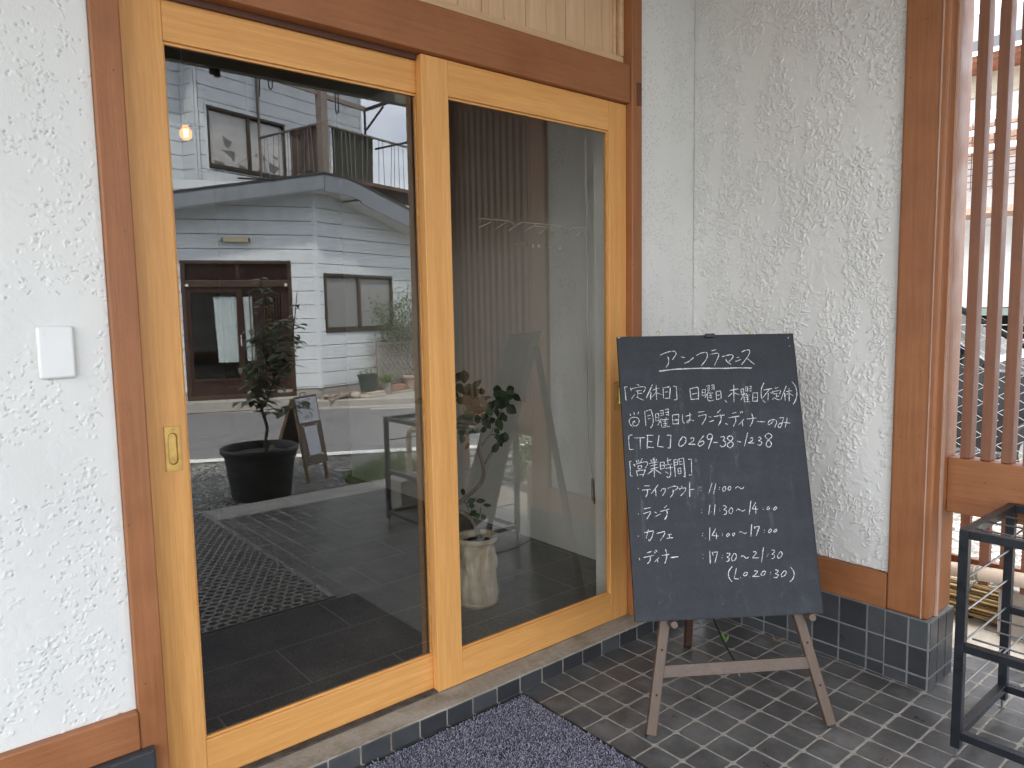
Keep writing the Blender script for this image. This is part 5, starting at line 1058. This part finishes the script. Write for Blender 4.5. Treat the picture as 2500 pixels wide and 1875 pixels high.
for (ua,za),(ub,zb) in zip(RK, RK[1:]): rake(F2, ua, ub, (lambda u, ua=ua, za=za, ub=ub, zb=zb: za+(zb-za)*(u-ua)/(ub-ua)), .27 if ua < .5 else .31, 'r')
for bx in ((-1.05,-.55,.42,.44,zr1(-.8)+.012,zr1(-.8)+.035),(-.72,-.62,.40,.44,zr1(-.6)+.02,zr1(-.6)+.065),(-.12,.0,.40,.43,zr1(0)+.012,zr1(0)+.05)): q = MB(F1); q.box(*bx); part('roof_clip', M_black, q, house)
q = MB(F3); q.box(-.4,4.2,-4,.7,5.951,6.05); q.xf = F5; q.box(-.2,4.3,-4,.7,5.951,6.051); part('upper_roof', M_roof, q, house)
# porch lamp on the siding
q = MB(F1); q.box(-1.318,-.958,.012,.085,2.402,2.477); lampb = part('wall_lamp', simple('cream_lamp_cover', (.62,.56,.36), .4, 0, .06), q, house, bevel=.01, seg=3)
q = MB(F1); q.box(-1.336,-1.3185,.0005,.07,2.41,2.468); q.box(-.9575,-.940,.0005,.07,2.41,2.468); q.box(-1.3,-.97,.0005,.0115,2.42,2.46); part('lamp_ends', M_black, q, lampb, bevel=.004)
# brown sliding entrance door
M_dk = simple('dark_red_brown_wood', (.038,.017,.012), .38, 0, .3, 10); M_dk2 = simple('brown_frame', (.062,.036,.025), .42, 0, .2, 10)
hd_ = MB(F1); hd_.box(-1.925,-1.865,-.06,.012,.062,2.13); hd_.box(-.432,-.372,-.06,.012,.062,2.13); hd_.box(-1.8645,-.4325,-.06,.012,2.085,2.13); hd_.box(-1.8645,-.4325,-.06,.014,1.742,1.845); hd_.box(-1.8645,-.4325,-.06,.014,.062,.128)
hdoor = part('entrance_door', M_dk2, hd_, house, bevel=.004)
q = MB(F1)
for k in range(9): q.box(-1.8645,-.4325,-.045,-.02,1.862+k*.0245,1.876+k*.0245)
q.box(-1.175,-1.115,-.05,.0,1.8455,2.0845); q.box(-1.86,-.44,-.06,-.055,1.8455,2.0845); part('louvre', M_dk, q, hdoor)
q = MB(F1)
for (a0,a1,yo) in ((-1.8645,-1.09,-.03),(-1.178,-.4325,-.055)):
    for (c0,c1,e0,e1) in ((a0,a0+.055,.1285,1.7415),(a1-.09,a1,.1285,1.7415),(a0+.0555,a1-.0905,1.665,1.7415),(a0+.0555,a1-.0905,.1285,.25),(a0+.0555,a1-.0905,.325,.375)): q.box(c0,c1,yo,yo+.024,e0,e1)
    q.box(a0+.056,a1-.091,yo+.006,yo+.014,.2505,.3245)
part('door_leaf', M_dk, q, hdoor, bevel=.003)
q = MB(F1)
for k in range(13): q.box(-1.00+k*.042,-.984+k*.042,-.048,-.038,.376,1.664)
part('door_slats', M_dk2, q, hdoor)
q = MB(F1); q.box(-1.808,-1.181,-.020,-.017,.376,1.664); q.box(-1.122,-.524,-.0555,-.053,.376,1.664); part('door_pane', glass('dark_door_glass', .07, (.92,.94,.94)), q, hdoor)
q = MB(F1); vs, fs = [], []; nn_ = 40
for i in range(nn_+1):
    f = i/nn_; u = -1.50+.32*f
    for z in (1.60,.615): vs.append((u + (.03 if z < 1 else 0), -.062+.008*math.sin(f*24)+.006*math.sin(f*57+1), z + .006*math.sin(f*31)))
q.add(vs, [(2*i,2*i+2,2*i+3,2*i+1) for i in range(nn_)]); vs = []
for i in range(nn_+1):
    f = i/nn_; u = -1.085+.13*f
    for z in (1.60,.63): vs.append((u + (.02 if z < 1 else 0), -.066+.006*math.sin(f*12), z))
q.add(vs, [(2*i,2*i+2,2*i+3,2*i+1) for i in range(nn_)]); part('door_curtain', simple('pale_blue_curtain', (.80,.86,.86), .9, 0, .06), q, hdoor, smooth=True)
q = MB(F1); q.box(-1.92,-.376,-1.0,-.95,.0,2.13); q.box(-1.92,-.376,-.95,-.2,-.02,.061); part('hall_back', simple('dark_hall', (.02,.016,.014), .9), q, hdoor)
M_but = simple('pale_button', (.62,.60,.54), .4)
for u in (-1.845,-.458): q = MB(F1); q.cyl((u,.0145,1.772),(u,.03,1.772),.024,14); part('round_button', M_but, q, hdoor)
q = MB(F1); q.cyl((-1.135,-.005,1.01),(-1.135,.012,1.01),.012,10); q.box(-1.142,-1.128,-.005,.008,.86,.99); part('door_pull', M_but, q, hdoor)
# lower window
def window(F, u0, u1, z0, z1, um, par_label, fr_mat, pane_cols):
    q = MB(F); t_ = .038
    q.box(u0,u1,-.06,.020,z1-t_,z1); q.box(u0,u1,-.06,.024,z0,z0+t_*1.2); q.box(u0,u0+t_,-.06,.020,z0+t_*1.2+.0005,z1-t_-.0005); q.box(u1-t_,u1,-.06,.020,z0+t_*1.2+.0005,z1-t_-.0005)
    q.box(um-.03,um+.03,-.045,.010,z0+t_*1.2+.0005,z1-t_-.0005)
    q.box(u0+t_+.0005,um-.0305,-.04,-.01,z1-t_-.025,z1-t_-.0005); q.box(u0+t_+.0005,um-.0305,-.04,-.01,z0+t_*1.2+.0005,z0+t_*1.2+.03)
    w = part('window', fr_mat, q, house, par_label, bevel=.003)
    for (a, c, y, m_) in ((u0+t_+.0005, um-.0305, -.028, pane_cols[0]), (um+.0305, u1-t_-.0005, -.038, pane_cols[1])):
        p = MB(F); p.box(a, c, y, y+.004, z0+t_*1.2+.031, z1-t_-.026); part('pane', m_, p, w)
    return w
M_wf = simple('brown_aluminium', (.075,.058,.042), .42, .3, .1)
M_frost = simple('frosted_pane', (.25,.255,.245), .32, 0, .05, 3); M_frost2 = simple('frosted_pane_light', (.29,.295,.29), .32, 0, .05, 3)
window(F2, .150, 1.705, 1.032, 1.952, .905, 'lower window with two frosted panes', M_wf, (M_frost, M_frost2))
M_shoji = simple('old_paper_screen', (.47,.47,.46), .5, 0, .10, 3); M_shoji2 = simple('torn_paper_screen', (.58,.60,.60), .5, 0, .06, 3)
uw = window(F3, .205, 1.735, 3.665, 4.615, .985, 'upper window with torn paper behind the panes', M_wf, (M_shoji, M_shoji2))
q = MB(F3); q.box(.17,1.77,.0005,.03,4.616,4.645); q.box(.17,.2,.0005,.02,3.62,4.6155); part('window_trim', M_corner, q, uw)
q = MB(F3)
def tear(pts, y): q.prism([(u, y, z) for u, z in pts], (0,.0012,0))
for pts in ([(.50,4.20),(.68,4.14),(.60,4.02),(.53,4.06)],[(.47,3.98),(.72,3.99),(.70,3.82),(.62,3.90)],[(.32,3.80),(.50,3.78),(.52,3.72),(.33,3.73)],[(.75,3.80),(.93,3.77),(.84,3.70)]): tear(pts, -.0235)
for pts in ([(1.13,4.07),(1.18,3.98),(1.12,3.97)],[(1.30,4.03),(1.36,3.95),(1.28,3.95)],[(1.42,3.93),(1.62,3.86),(1.50,3.74),(1.40,3.80)],[(1.18,3.79),(1.25,3.72),(1.15,3.73)],[(1.35,3.75),(1.46,3.73),(1.40,3.70)],[(1.46,4.06),(1.60,4.04),(1.58,3.98)]): tear(pts, -.0335)
part('paper_tears', simple('dark_tear', (.17,.17,.165), .7), q, uw)
# balcony on posts, rails of thin leaning rods
M_post = simple('grey_brown_timber', (.20,.165,.14), .75, 0, .25, 20); M_rust = simple('rusty_steel', (.14,.085,.065), .7, .2, .35, 24); M_steel = simple('grey_pipe', (.24,.215,.195), .5, .4, .2, 30)
q = MB(F3); q.box(1.10,5.2,.02,1.56,3.47,3.53); bal = part('balcony', M_rust, q, house)
q = MB(F3); q.box(1.145,1.275,1.44,1.57,3.53,5.35); part('corner_timber', M_post, q, bal, bevel=.006)
q = MB(F3); q.box(1.155,1.19,.02,.055,3.2,5.45); part('thin_post', M_post, q, bal)
q = MB(F3); q.cyl((1.17,.05,4.285),(1.17,1.44,4.300),.022,8); q.cyl((1.275,1.50,4.302),(5.2,1.50,4.302),.022,8)
rr = random.Random(2); y = .12
while y < 1.4: q.cyl((1.17,y,3.53),(1.17,y+rr.uniform(-.05,.05),4.285),.006,5); y += rr.uniform(.09,.15)
u = 1.36
while u < 5.1: q.cyl((u,1.50,3.53),(u+rr.uniform(-.06,.06),1.50,4.295),.006,5); u += rr.uniform(.08,.16)
part('railing', M_steel, q, bal)
q = MB(F3); q.box(.25,1.144,1.47,1.50,4.735,4.785); q.box(1.2755,2.21,1.45,1.50,4.71,4.78); part('drying_beams', M_post, q, bal)
q = MB(F3); q.box(2.185,2.215,1.46,1.49,3.53,4.709); q.bar((2.2,1.50,4.73),(2.2,2.35,4.80),.035,.05); q.bar((2.2,1.50,4.40),(2.2,1.9,4.72),.02,.03); q.cyl((2.395,1.51,4.12),(2.395,2.7,4.14),.018,8); part('drying_bracket', M_black, q, bal)
def cloth(F, u0, u1, z0, z1, o, axis_u, name, mat, label):
    q = MB(F); vs = []; nu, nz = 22, 10
    for i in range(nu+1):
        for j in range(nz+1):
            f, g = i/nu, j/nz; w = .018*math.sin(f*17+g*2)*(1-g*.7) + .008*math.sin(f*41)
            if axis_u: vs.append((u0+(u1-u0)*f, o + w, z0+(z1-z0)*g + .010*math.sin(f*9)*(1-g)))
            else: vs.append((o + w, u0+(u1-u0)*f, z0+(z1-z0)*g + .012*math.sin(f*7)*(1-g)))
    k = len(vs); sh = .012
    vs += [(a, c_-sh, z) if axis_u else (a+sh, c_, z) for a, c_, z in vs]
    fs = [(i*(nz+1)+j, (i+1)*(nz+1)+j, (i+1)*(nz+1)+j+1, i*(nz+1)+j+1) for i in range(nu) for j in range(nz)]
    fs += [tuple(k+i for i in f) for f in fs]
    q.add(vs, fs); return one(name, mat, q, label, 'blanket', smooth=True)
cloth(F3, .74,1.41,3.58,4.33, 1.205, False, 'blanket', simple('brown_blanket', (.115,.088,.075), .95, 0, .2, 5), 'dull brown blanket hanging behind the left balcony railing')
cloth(F3, 1.45,2.38,3.50,4.315, 1.462, True, 'blanket', simple('green_black_blanket', (.040,.046,.034), .95, 0, .2, 5), 'dark green blanket draped on the long balcony railing')
# garden corner by the lower window
tr = thing('trellis', 'weathered diagonal wooden trellis panel before the white siding', 'trellis', tuple(F2(1.4,.32,0)))
M_tr = simple('weathered_trellis', (.27,.235,.20), .8, 0, .2, 20)
q = MB(F2); q.box(.93,.965,.30,.335,.0,.83); q.box(2.3,2.335,.30,.335,.0,.83); q.box(.9655,2.2995,.30,.335,.795,.83); q.box(.9655,2.2995,.30,.335,.03,.06); part('frame', M_tr, q, tr, bevel=.003)
q = MB(F2); W_, H_ = 1.33, .735
for sgn, yo in ((1,.310),(-1,.3185)):
    s = -1.0
    while s < 2.1:
        x0, z0_, x1, z1_ = s, 0, s+H_, H_
        if x0 < 0: z0_ = -x0; x0 = 0
        if x1 > W_: z1_ = H_-(x1-W_); x1 = W_
        if z1_-z0_ > .04:
            pts = [(.9655+ (x0 if sgn > 0 else W_-x0), yo, .06+z0_), (.9655+(x1 if sgn > 0 else W_-x1), yo, .06+z1_)]
            q.bar(pts[0], pts[1], .008, .026, up=(0,1,0)) if False else q.prism([(pts[0][0]-.017,yo,pts[0][2]),(pts[0][0]+.017,yo,pts[0][2]),(pts[1][0]+.017,yo,pts[1][2]),(pts[1][0]-.017,yo,pts[1][2])], (0,.008,0))
        s += .118
part('lath', M_tr, q, tr)
M_terra = simple('dusty_terracotta', (.30,.165,.125), .8, 0, .2, 12); M_dgreen = simple('dark_green_pot', (.040,.055,.045), .5)
fpot = thing('flower_pot', 'dark green pot with white and pink flowers on stacked stones', 'flower pot', tuple(F2(.62,.45,.03)))
c0 = F2(.60,.42,.075)
q = MB(); q.lathe(tuple(c0), [(.01,0),(.115,.0),(.155,.245),(.168,.247),(.168,.27),(.15,.27),(.145,.235),(.01,.23)], 28); part('pot', M_dgreen, q, fpot, smooth=True)
q = MB(); rr = random.Random(14)
for k in range(120): leaf(q, c0+Vector((rr.gauss(0,.07),rr.gauss(0,.07),.25+rr.uniform(0,.10))), Vector((rr.uniform(-1,1),rr.uniform(-1,1),rr.uniform(0,.8))), UZ, rr.uniform(.04,.07), rr.uniform(.015,.03), .2, 2)
part('leaves', leafmat('flower_leaf', (.04,.08,.02), (.12,.20,.05), .5), q, fpot)
def bloom(mb, c, r):
    for k in range(6): leaf(mb, c, Vector((math.cos(k*1.05), math.sin(k*1.05), .25)), UZ, r, r*.75, .1, 2)
q = MB(); [bloom(q, c0+Vector(d), .05) for d in ((-.05,.10,.36),(.0,.12,.34),(-.07,.09,.40),(.02,.11,.33))]; part('white_flowers', simple('white_petal', (.72,.68,.55), .7), q, fpot)
q = MB(); [bloom(q, c0+Vector(d), .055) for d in ((.11,.09,.37),(.12,.08,.40))]; part('pink_flowers', simple('pink_petal', (.55,.05,.17), .7), q, fpot)
q = MB(); c1 = F2(.93,.52,.0); q.lathe(tuple(c1), [(.01,0),(.07,0),(.085,.19),(.075,.19),(.07,.17),(.01,.16)], 4); planter = thing('planter', 'narrow planter of bright green grass blades beside the flower pot', 'planter', tuple(c1)); part('box', M_block, q, planter)
q = MB(); rr = random.Random(15)
for k in range(150): leaf(q, c1+Vector((rr.gauss(0,.03),rr.gauss(0,.03),.17)), Vector((rr.gauss(0,.6),rr.gauss(0,.6),1)), Vector((rr.uniform(-1,1),rr.uniform(-1,1),.2)), rr.uniform(.1,.2), .012, .5, 4)
part('blades', leafmat('bright_blade', (.10,.16,.04), (.26,.36,.12), .5, .3), q, planter)
def F2b(u,o,z): return F2(u,o,z)
q = MB(F2); q.box(.33,.80,.33,.62,-.008,.035); q.box(.50,.80,.36,.60,.0355,.0745); one('stone_slab', M_warmc, q, 'pale stacked stone slabs under the dark green flower pot', 'stone', bevel=.012)
q = MB(F2); q.box(.30,.82,.40,.66,-.085,-.062) ; q.box(.30,.82,.40,.66,-.02,-.0085); q.box(.30,.36,.40,.66,-.0615,-.0205); q.box(.76,.82,.40,.66,-.0615,-.0205); one('slotted_block', M_warmc, q, 'slotted concrete block at the kerb below the flower pot', 'block', bevel=.004)
q = MB(); rr = random.Random(16)
q.sphere(tuple(F2(.30,.45,.045)), .075, 6, .8); 
for v in q.v: v += Vector((rr.uniform(-.012,.012),)*3)
one('garden_rock', M_warmc, q, 'rounded rock beside the stacked slabs', 'rock', smooth=True)
q = MB(F2); q.bar((-.15,.35,-.0),(.28,.38,.09),.03,.03); one('wood_stake', M_tr, q, 'old wooden stake leaning on the rock', 'stake')
q = MB(F2); q.box(.97,3.6,.22,.58,-.09,.03); one('planter_edge', M_block, q, 'low concrete planting bed edge under the trellis', 'planter bed', bevel=.01)
q = MB(F2)
for k in range(4): q.box(1.02+k*.42,1.42+k*.42,.36,.52,.0305,.125)
tb = one('brick_row', M_terra, q, 'row of dusty terracotta edging under the trellis', 'edging', bevel=.01)
c2 = F2(1.55,.50,.03); q = MB(); q.lathe(tuple(c2), [(.01,0),(.10,0),(.135,.19),(.15,.19),(.15,.22),(.13,.22),(.12,.19),(.01,.18)], 24); one('clay_pot', simple('pale_clay', (.36,.27,.225), .8, 0, .15, 10), q, 'pale empty clay pot standing before the trellis', 'flower pot', smooth=True)
q = MB(); rr = random.Random(17)
for k in range(260):
    c = F2(rr.uniform(-.1,.75), rr.uniform(.05,.36), 0); r = rr.uniform(.012,.032); q.sphere((c.x,c.y,-.006+r*.5+max(0,.05*(1-abs(rr.gauss(0,1))))), r, 4, .7)
tag(q.build('rubble', island('brown_stones', [(0,(.14,.10,.075)),(.6,(.30,.235,.18)),(1,(.42,.36,.30))]), None), 'loose brown pebbles heaped by the foundation', 'pebbles', kind='stuff')
# shrub behind the trellis
sh = thing('garden_shrub', 'airy small leaved shrub growing up behind the trellis', 'shrub', tuple(F2(1.95,.22,0)))
q, lv = MB(), MB(); rr = random.Random(18); base = F2(1.95,.20,.0)
tips = [F2(u, o, z) for u, o, z in ((.85,.38,1.46),(1.05,.33,1.42),(1.25,.30,1.52),(1.1,.3,.95),(1.4,.3,1.05),(1.5,.34,1.62),(1.75,.3,1.78),(1.95,.34,1.95),(2.2,.3,1.9),(2.35,.28,1.6),(1.6,.3,1.25),(1.85,.36,1.4),(2.1,.3,1.35),(2.5,.3,1.3),(1.3,.36,1.25),(2.0,.35,1.1),(2.3,.36,2.1),(1.7,.34,.95))]
for tp in tips:
    mid = base.lerp(tp, .55) + Vector((rr.uniform(-.05,.05),rr.uniform(-.05,.05),.12)); pts = [base + Vector((rr.uniform(-.04,.04),rr.uniform(-.04,.04),0)), base.lerp(mid,.5)+Vector((0,0,.04)), mid, tp]
    q.tube(pts, [.012,.009,.006,.002], 6)
    for k in range(190):
        f = rr.uniform(.45,1.05); p = (mid.lerp(tp, (f-.45)/.6)) + Vector((rr.gauss(0,.085),rr.gauss(0,.07),rr.gauss(0,.07)))
        leaf(lv, p, Vector((rr.uniform(-1,1),rr.uniform(-1,1),rr.uniform(-.6,.5))), Vector((rr.uniform(-.5,.5),rr.uniform(-.5,.5),1)), rr.uniform(.04,.07), rr.uniform(.02,.034), .2, 2)
part('branches', simple('shrub_bark', (.10,.075,.055), .8), q, sh); part('leaves', leafmat('shrub_leaf', (.045,.085,.022), (.17,.23,.075), .5, .3), lv, sh)
# tree far behind the balcony
def far_tree(x, y, h, s, seed, label):
    t_ = thing('distant_tree', label, 'tree', (x,y,-.1)); rr = random.Random(seed)
    q = MB(); q.tube([(x,y,-.1),(x+.1,y,h*.5),(x,y+.1,h*.9)], [.22*s,.14*s,.03], 8)
    for k in range(10): a = k*2.4; q.tube([(x,y,h*(.4+.05*k)),(x+math.cos(a)*s*1.1,y+math.sin(a)*s*1.1,h*(.52+.05*k))], [.06*s,.015], 5)
    part('trunk', simple('tree_bark', (.09,.07,.055), .9), q, t_)
    q = MB(); cl = [(x+rr.gauss(0,.75)*s, y+rr.gauss(0,.75)*s, h*rr.uniform(.5,1.0)) for _ in range(34)]
    for c in cl:
        for k in range(70): 
            p = Vector(c)+Vector((rr.gauss(0,.36),rr.gauss(0,.36),rr.gauss(0,.30)))*s
            leaf(q, p, Vector((rr.uniform(-1,1),rr.uniform(-1,1),rr.uniform(-1,1))), Vector((rr.uniform(-1,1),rr.uniform(-1,1),1)), .16*s, .09*s, .1, 2)
    part('crown', leafmat('tree_leaf_%d' % seed, (.03,.055,.018), (.09,.14,.04), .5, .25), q, t_)
far_tree(15.5,-17.0,6.2,1.1,51,'leafy tree rising behind the far balcony')
far_tree(19,-15.0,5.0,1.2,52,'rounder tree farther right beyond the far house')

# ================================================================== YARD SEEN THROUGH THE LATTICE
cl_ = thing('chain_link_fence', 'galvanised chain link fence beyond the slat lattice', 'fence', (2.35,-.6,-.1))
M_galv = simple('galvanised_wire', (.55,.57,.56), .4, .6, .1)
q = MB(); pit, X0 = .062, 2.35
def zig(y0, z0, sgn):
    pts = []; z = -.06; k = 0
    while z < 1.20: pts.append((X0 + (.004 if k % 2 else -.004), y0 + (pit/2 if (k % 2) == 0 else -pit/2)*1.0, z)); z += pit*.62; k += 1
    q.tube(pts, .0016, 4, False)
y = -2.0
while y < 2.2: zig(y, 0, 1); y += pit*.97
for z in (1.19,.55,.0): q.cyl((X0,-2.1,z),(X0,2.3,z),.0022,5)
part('mesh', M_galv, q, cl_)
for y in (-2.1,.9,2.3):
    q = MB(); q.cyl((X0+.03,y,-.1),(X0+.03,y,1.25),.022,10); part('post', M_galv, q, cl_)
# dark car parked beyond the fence, nose to the street
CX, CY = 5.45, .75
car = thing('parked_car', 'black car parked beyond the chain link fence', 'car', (CX,CY,-.1))
t = NT('car_paint'); M_car = t.set((.008,.009,.012), .22, spec=.6)
M_cgl = glass('car_glass', .22, (.35,.38,.38)); M_tyre = simple('tyre_rubber', (.015,.015,.015), .8); M_rim = simple('alloy_rim', (.45,.46,.47), .3, .8)
def sect(y):   # (half width, belt z, sill z) along the body, y from nose (-) to tail (+)
    pass
prof = [(-1.95,.28,.50),(-1.88,.22,.62),(-1.5,.20,.74),(-.95,.19,.81),(-.30,.18,.86),(.4,.18,.88),(1.2,.18,.90),(1.75,.20,.90),(1.95,.28,.80)]
vs, fs = [], []; m_ = 8
for (y, zl, zh) in prof:
    hw = .82 - .18*(abs(y)/1.95)**6
    ring = [(-hw*.93,zl),(-hw,zl+.14),(-hw*1.01,(zl+zh)/2+.05),(-hw*.94,zh-.03),(-hw*.86,zh),(hw*.86,zh),(hw*.94,zh-.03),(hw*1.01,(zl+zh)/2+.05),(hw,zl+.14),(hw*.93,zl)]
    for (x, z) in ring: vs.append((CX+x, CY+y, z))
R_ = 10
for i in range(len(prof)-1): fs += [(i*R_+j, i*R_+(j+1)%R_, (i+1)*R_+(j+1)%R_, (i+1)*R_+j) for j in range(R_)]
fs += [tuple(range(R_)), tuple(range((len(prof)-1)*R_, len(prof)*R_))]
q = MB(); q.add(vs, fs); part('body', M_car, q, car, smooth=True, bevel=.02)
gv = lambda y, hw, z: [(CX-hw, CY+y, z), (CX+hw, CY+y, z)]
A0, A1 = gv(-.72,.70,.835), gv(.02,.56,1.33); B0, B1 = gv(1.80,.68,.895), gv(1.35,.56,1.32)
q = MB(); q.add([A1[0],A1[1],B1[1],B1[0]] + [(x,y,z+.045) for x,y,z in ((CX-.50,CY+.2,1.34),(CX+.50,CY+.2,1.34),(CX+.50,CY+1.2,1.34),(CX-.50,CY+1.2,1.34))], [(0,1,2,3),(0,1,5,4),(1,2,6,5),(2,3,7,6),(3,0,4,7),(4,5,6,7)]); part('roof', M_car, q, car, smooth=True)
for a, c in ((A0[0],A1[0]),(A0[1],A1[1]),(B0[0],B1[0]),(B0[1],B1[1])): q = MB(); q.bar(a, c, .05, .05); part('pillar', M_car, q, car)
for s in (-1,1): q = MB(); q.bar((CX+s*.70,CY+.55,.88),(CX+s*.56,CY+.60,1.33),.04,.04); part('pillar', M_car, q, car)
q = MB(); q.quad(A0[0],A0[1],A1[1],A1[0]); part('windscreen', M_cgl, q, car)
q = MB(); q.quad(B0[0],B0[1],B1[1],B1[0]); part('rear_window', M_cgl, q, car)
q = MB(); q.quad(A0[0],(CX-.68,CY+1.8,.895),B1[0],A1[0]); part('side_window', M_cgl, q, car)
q = MB(); q.quad(A0[1],(CX+.68,CY+1.8,.895),B1[1],A1[1]); part('side_window', M_cgl, q, car)
for sx in (-1,1):
    for y in (-1.2,1.2):
        q = MB(); q.cyl((CX+sx*.66,CY+y,.20),(CX+sx*.84,CY+y,.20),.30,24); w_ = part('wheel', M_tyre, q, car, bevel=.03); q = MB(); q.cyl((CX+sx*.841,CY+y,.20),(CX+sx*.848,CY+y,.20),.20,20); part('rim', M_rim, q, w_)
    q = MB(); q.sphere((CX+sx*.60,CY-1.86,.56), .085, 6, .7); part('headlight', simple('lamp_lens', (.6,.62,.64), .15), q, car, smooth=True)
for sx in (-1,1): q = MB(); q.box(CX+sx*.80-.09,CX+sx*.80+.09,CY-.55,CY-.45,.86,.97); part('side_mirror', M_car, q, car, bevel=.02)
# neighbour house with open garage and railed balcony
nb = thing('neighbour_house', 'overexposed white house with dark tiled eave seen between the slats', 'house', (9.0,4.0,0))
q = MB()
for k in range(24):
    z0 = 1.25 + k*.113
    if z0 > 3.9: break
    q.box(9.0,9.1,.3,9,z0+.003,z0+.113)
q.box(9.02,9.1,.3,9,1.25,4.2); part('siding_wall', simple('neighbour_siding', (.74,.74,.73), .6, 0, .03), q, nb)
q = MB(); q.box(8.96,9.1,.3,9,3.86,4.13); part('frieze_board', simple('cream_board', (.66,.62,.50), .7), q, nb)
q = MB(); q.prism([(8.3,.0,4.22),(8.3,.0,4.34),(12,.0,5.9),(12,.0,5.78)], (0,9.4,0)); part('roof', simple('grey_tile_roof', (.10,.105,.115), .6, 0, .2, 4), q, nb)
q = MB(); q.box(8.4,9.0,0.1,9.3,4.131,4.20); part('eave', simple('rust_eave', (.30,.12,.07), .8, 0, .4, 6), q, nb)
q = MB(); q.box(8.8,9.0,.3,9,1.15,1.24); part('garage_beam', simple('green_grey_steel', (.20,.26,.22), .6), q, nb)
q = MB(); q.box(12.0,12.1,.3,9,-.1,1.25); q.box(9.1,12,.3,9,1.2,1.249); q.box(9.0,9.2,0.3,.5,-.1,1.15); q.box(9.0,9.2,3.6,3.8,-.1,1.15); part('garage', simple('dark_garage', (.03,.03,.032), .9), q, nb)
q = MB(); 
for z in (3.44,3.24,3.05): q.box(8.2,8.24,.3,8,z,z+.065)
part('balcony_rail', M_white_pl, q, nb)
q = MB(); q.box(8.30,8.9,.3,8,2.35,2.42); q.box(8.40,8.44,.3,8,3.0,3.40); part('balcony_wall', simple('brick_red_wall', (.42,.27,.20), .85, 0, .3, 20), q, nb)
q = MB(); y = .3
while y < 8: q.cyl((8.26,y,2.62),(8.26,y,3.40),.006,4); y += .075
z = 2.65
while z < 3.4: q.cyl((8.26,.3,z),(8.26,8,z),.006,4); z += .075
part('balcony_mesh', simple('mesh_brown', (.12,.09,.075), .7), q, nb)
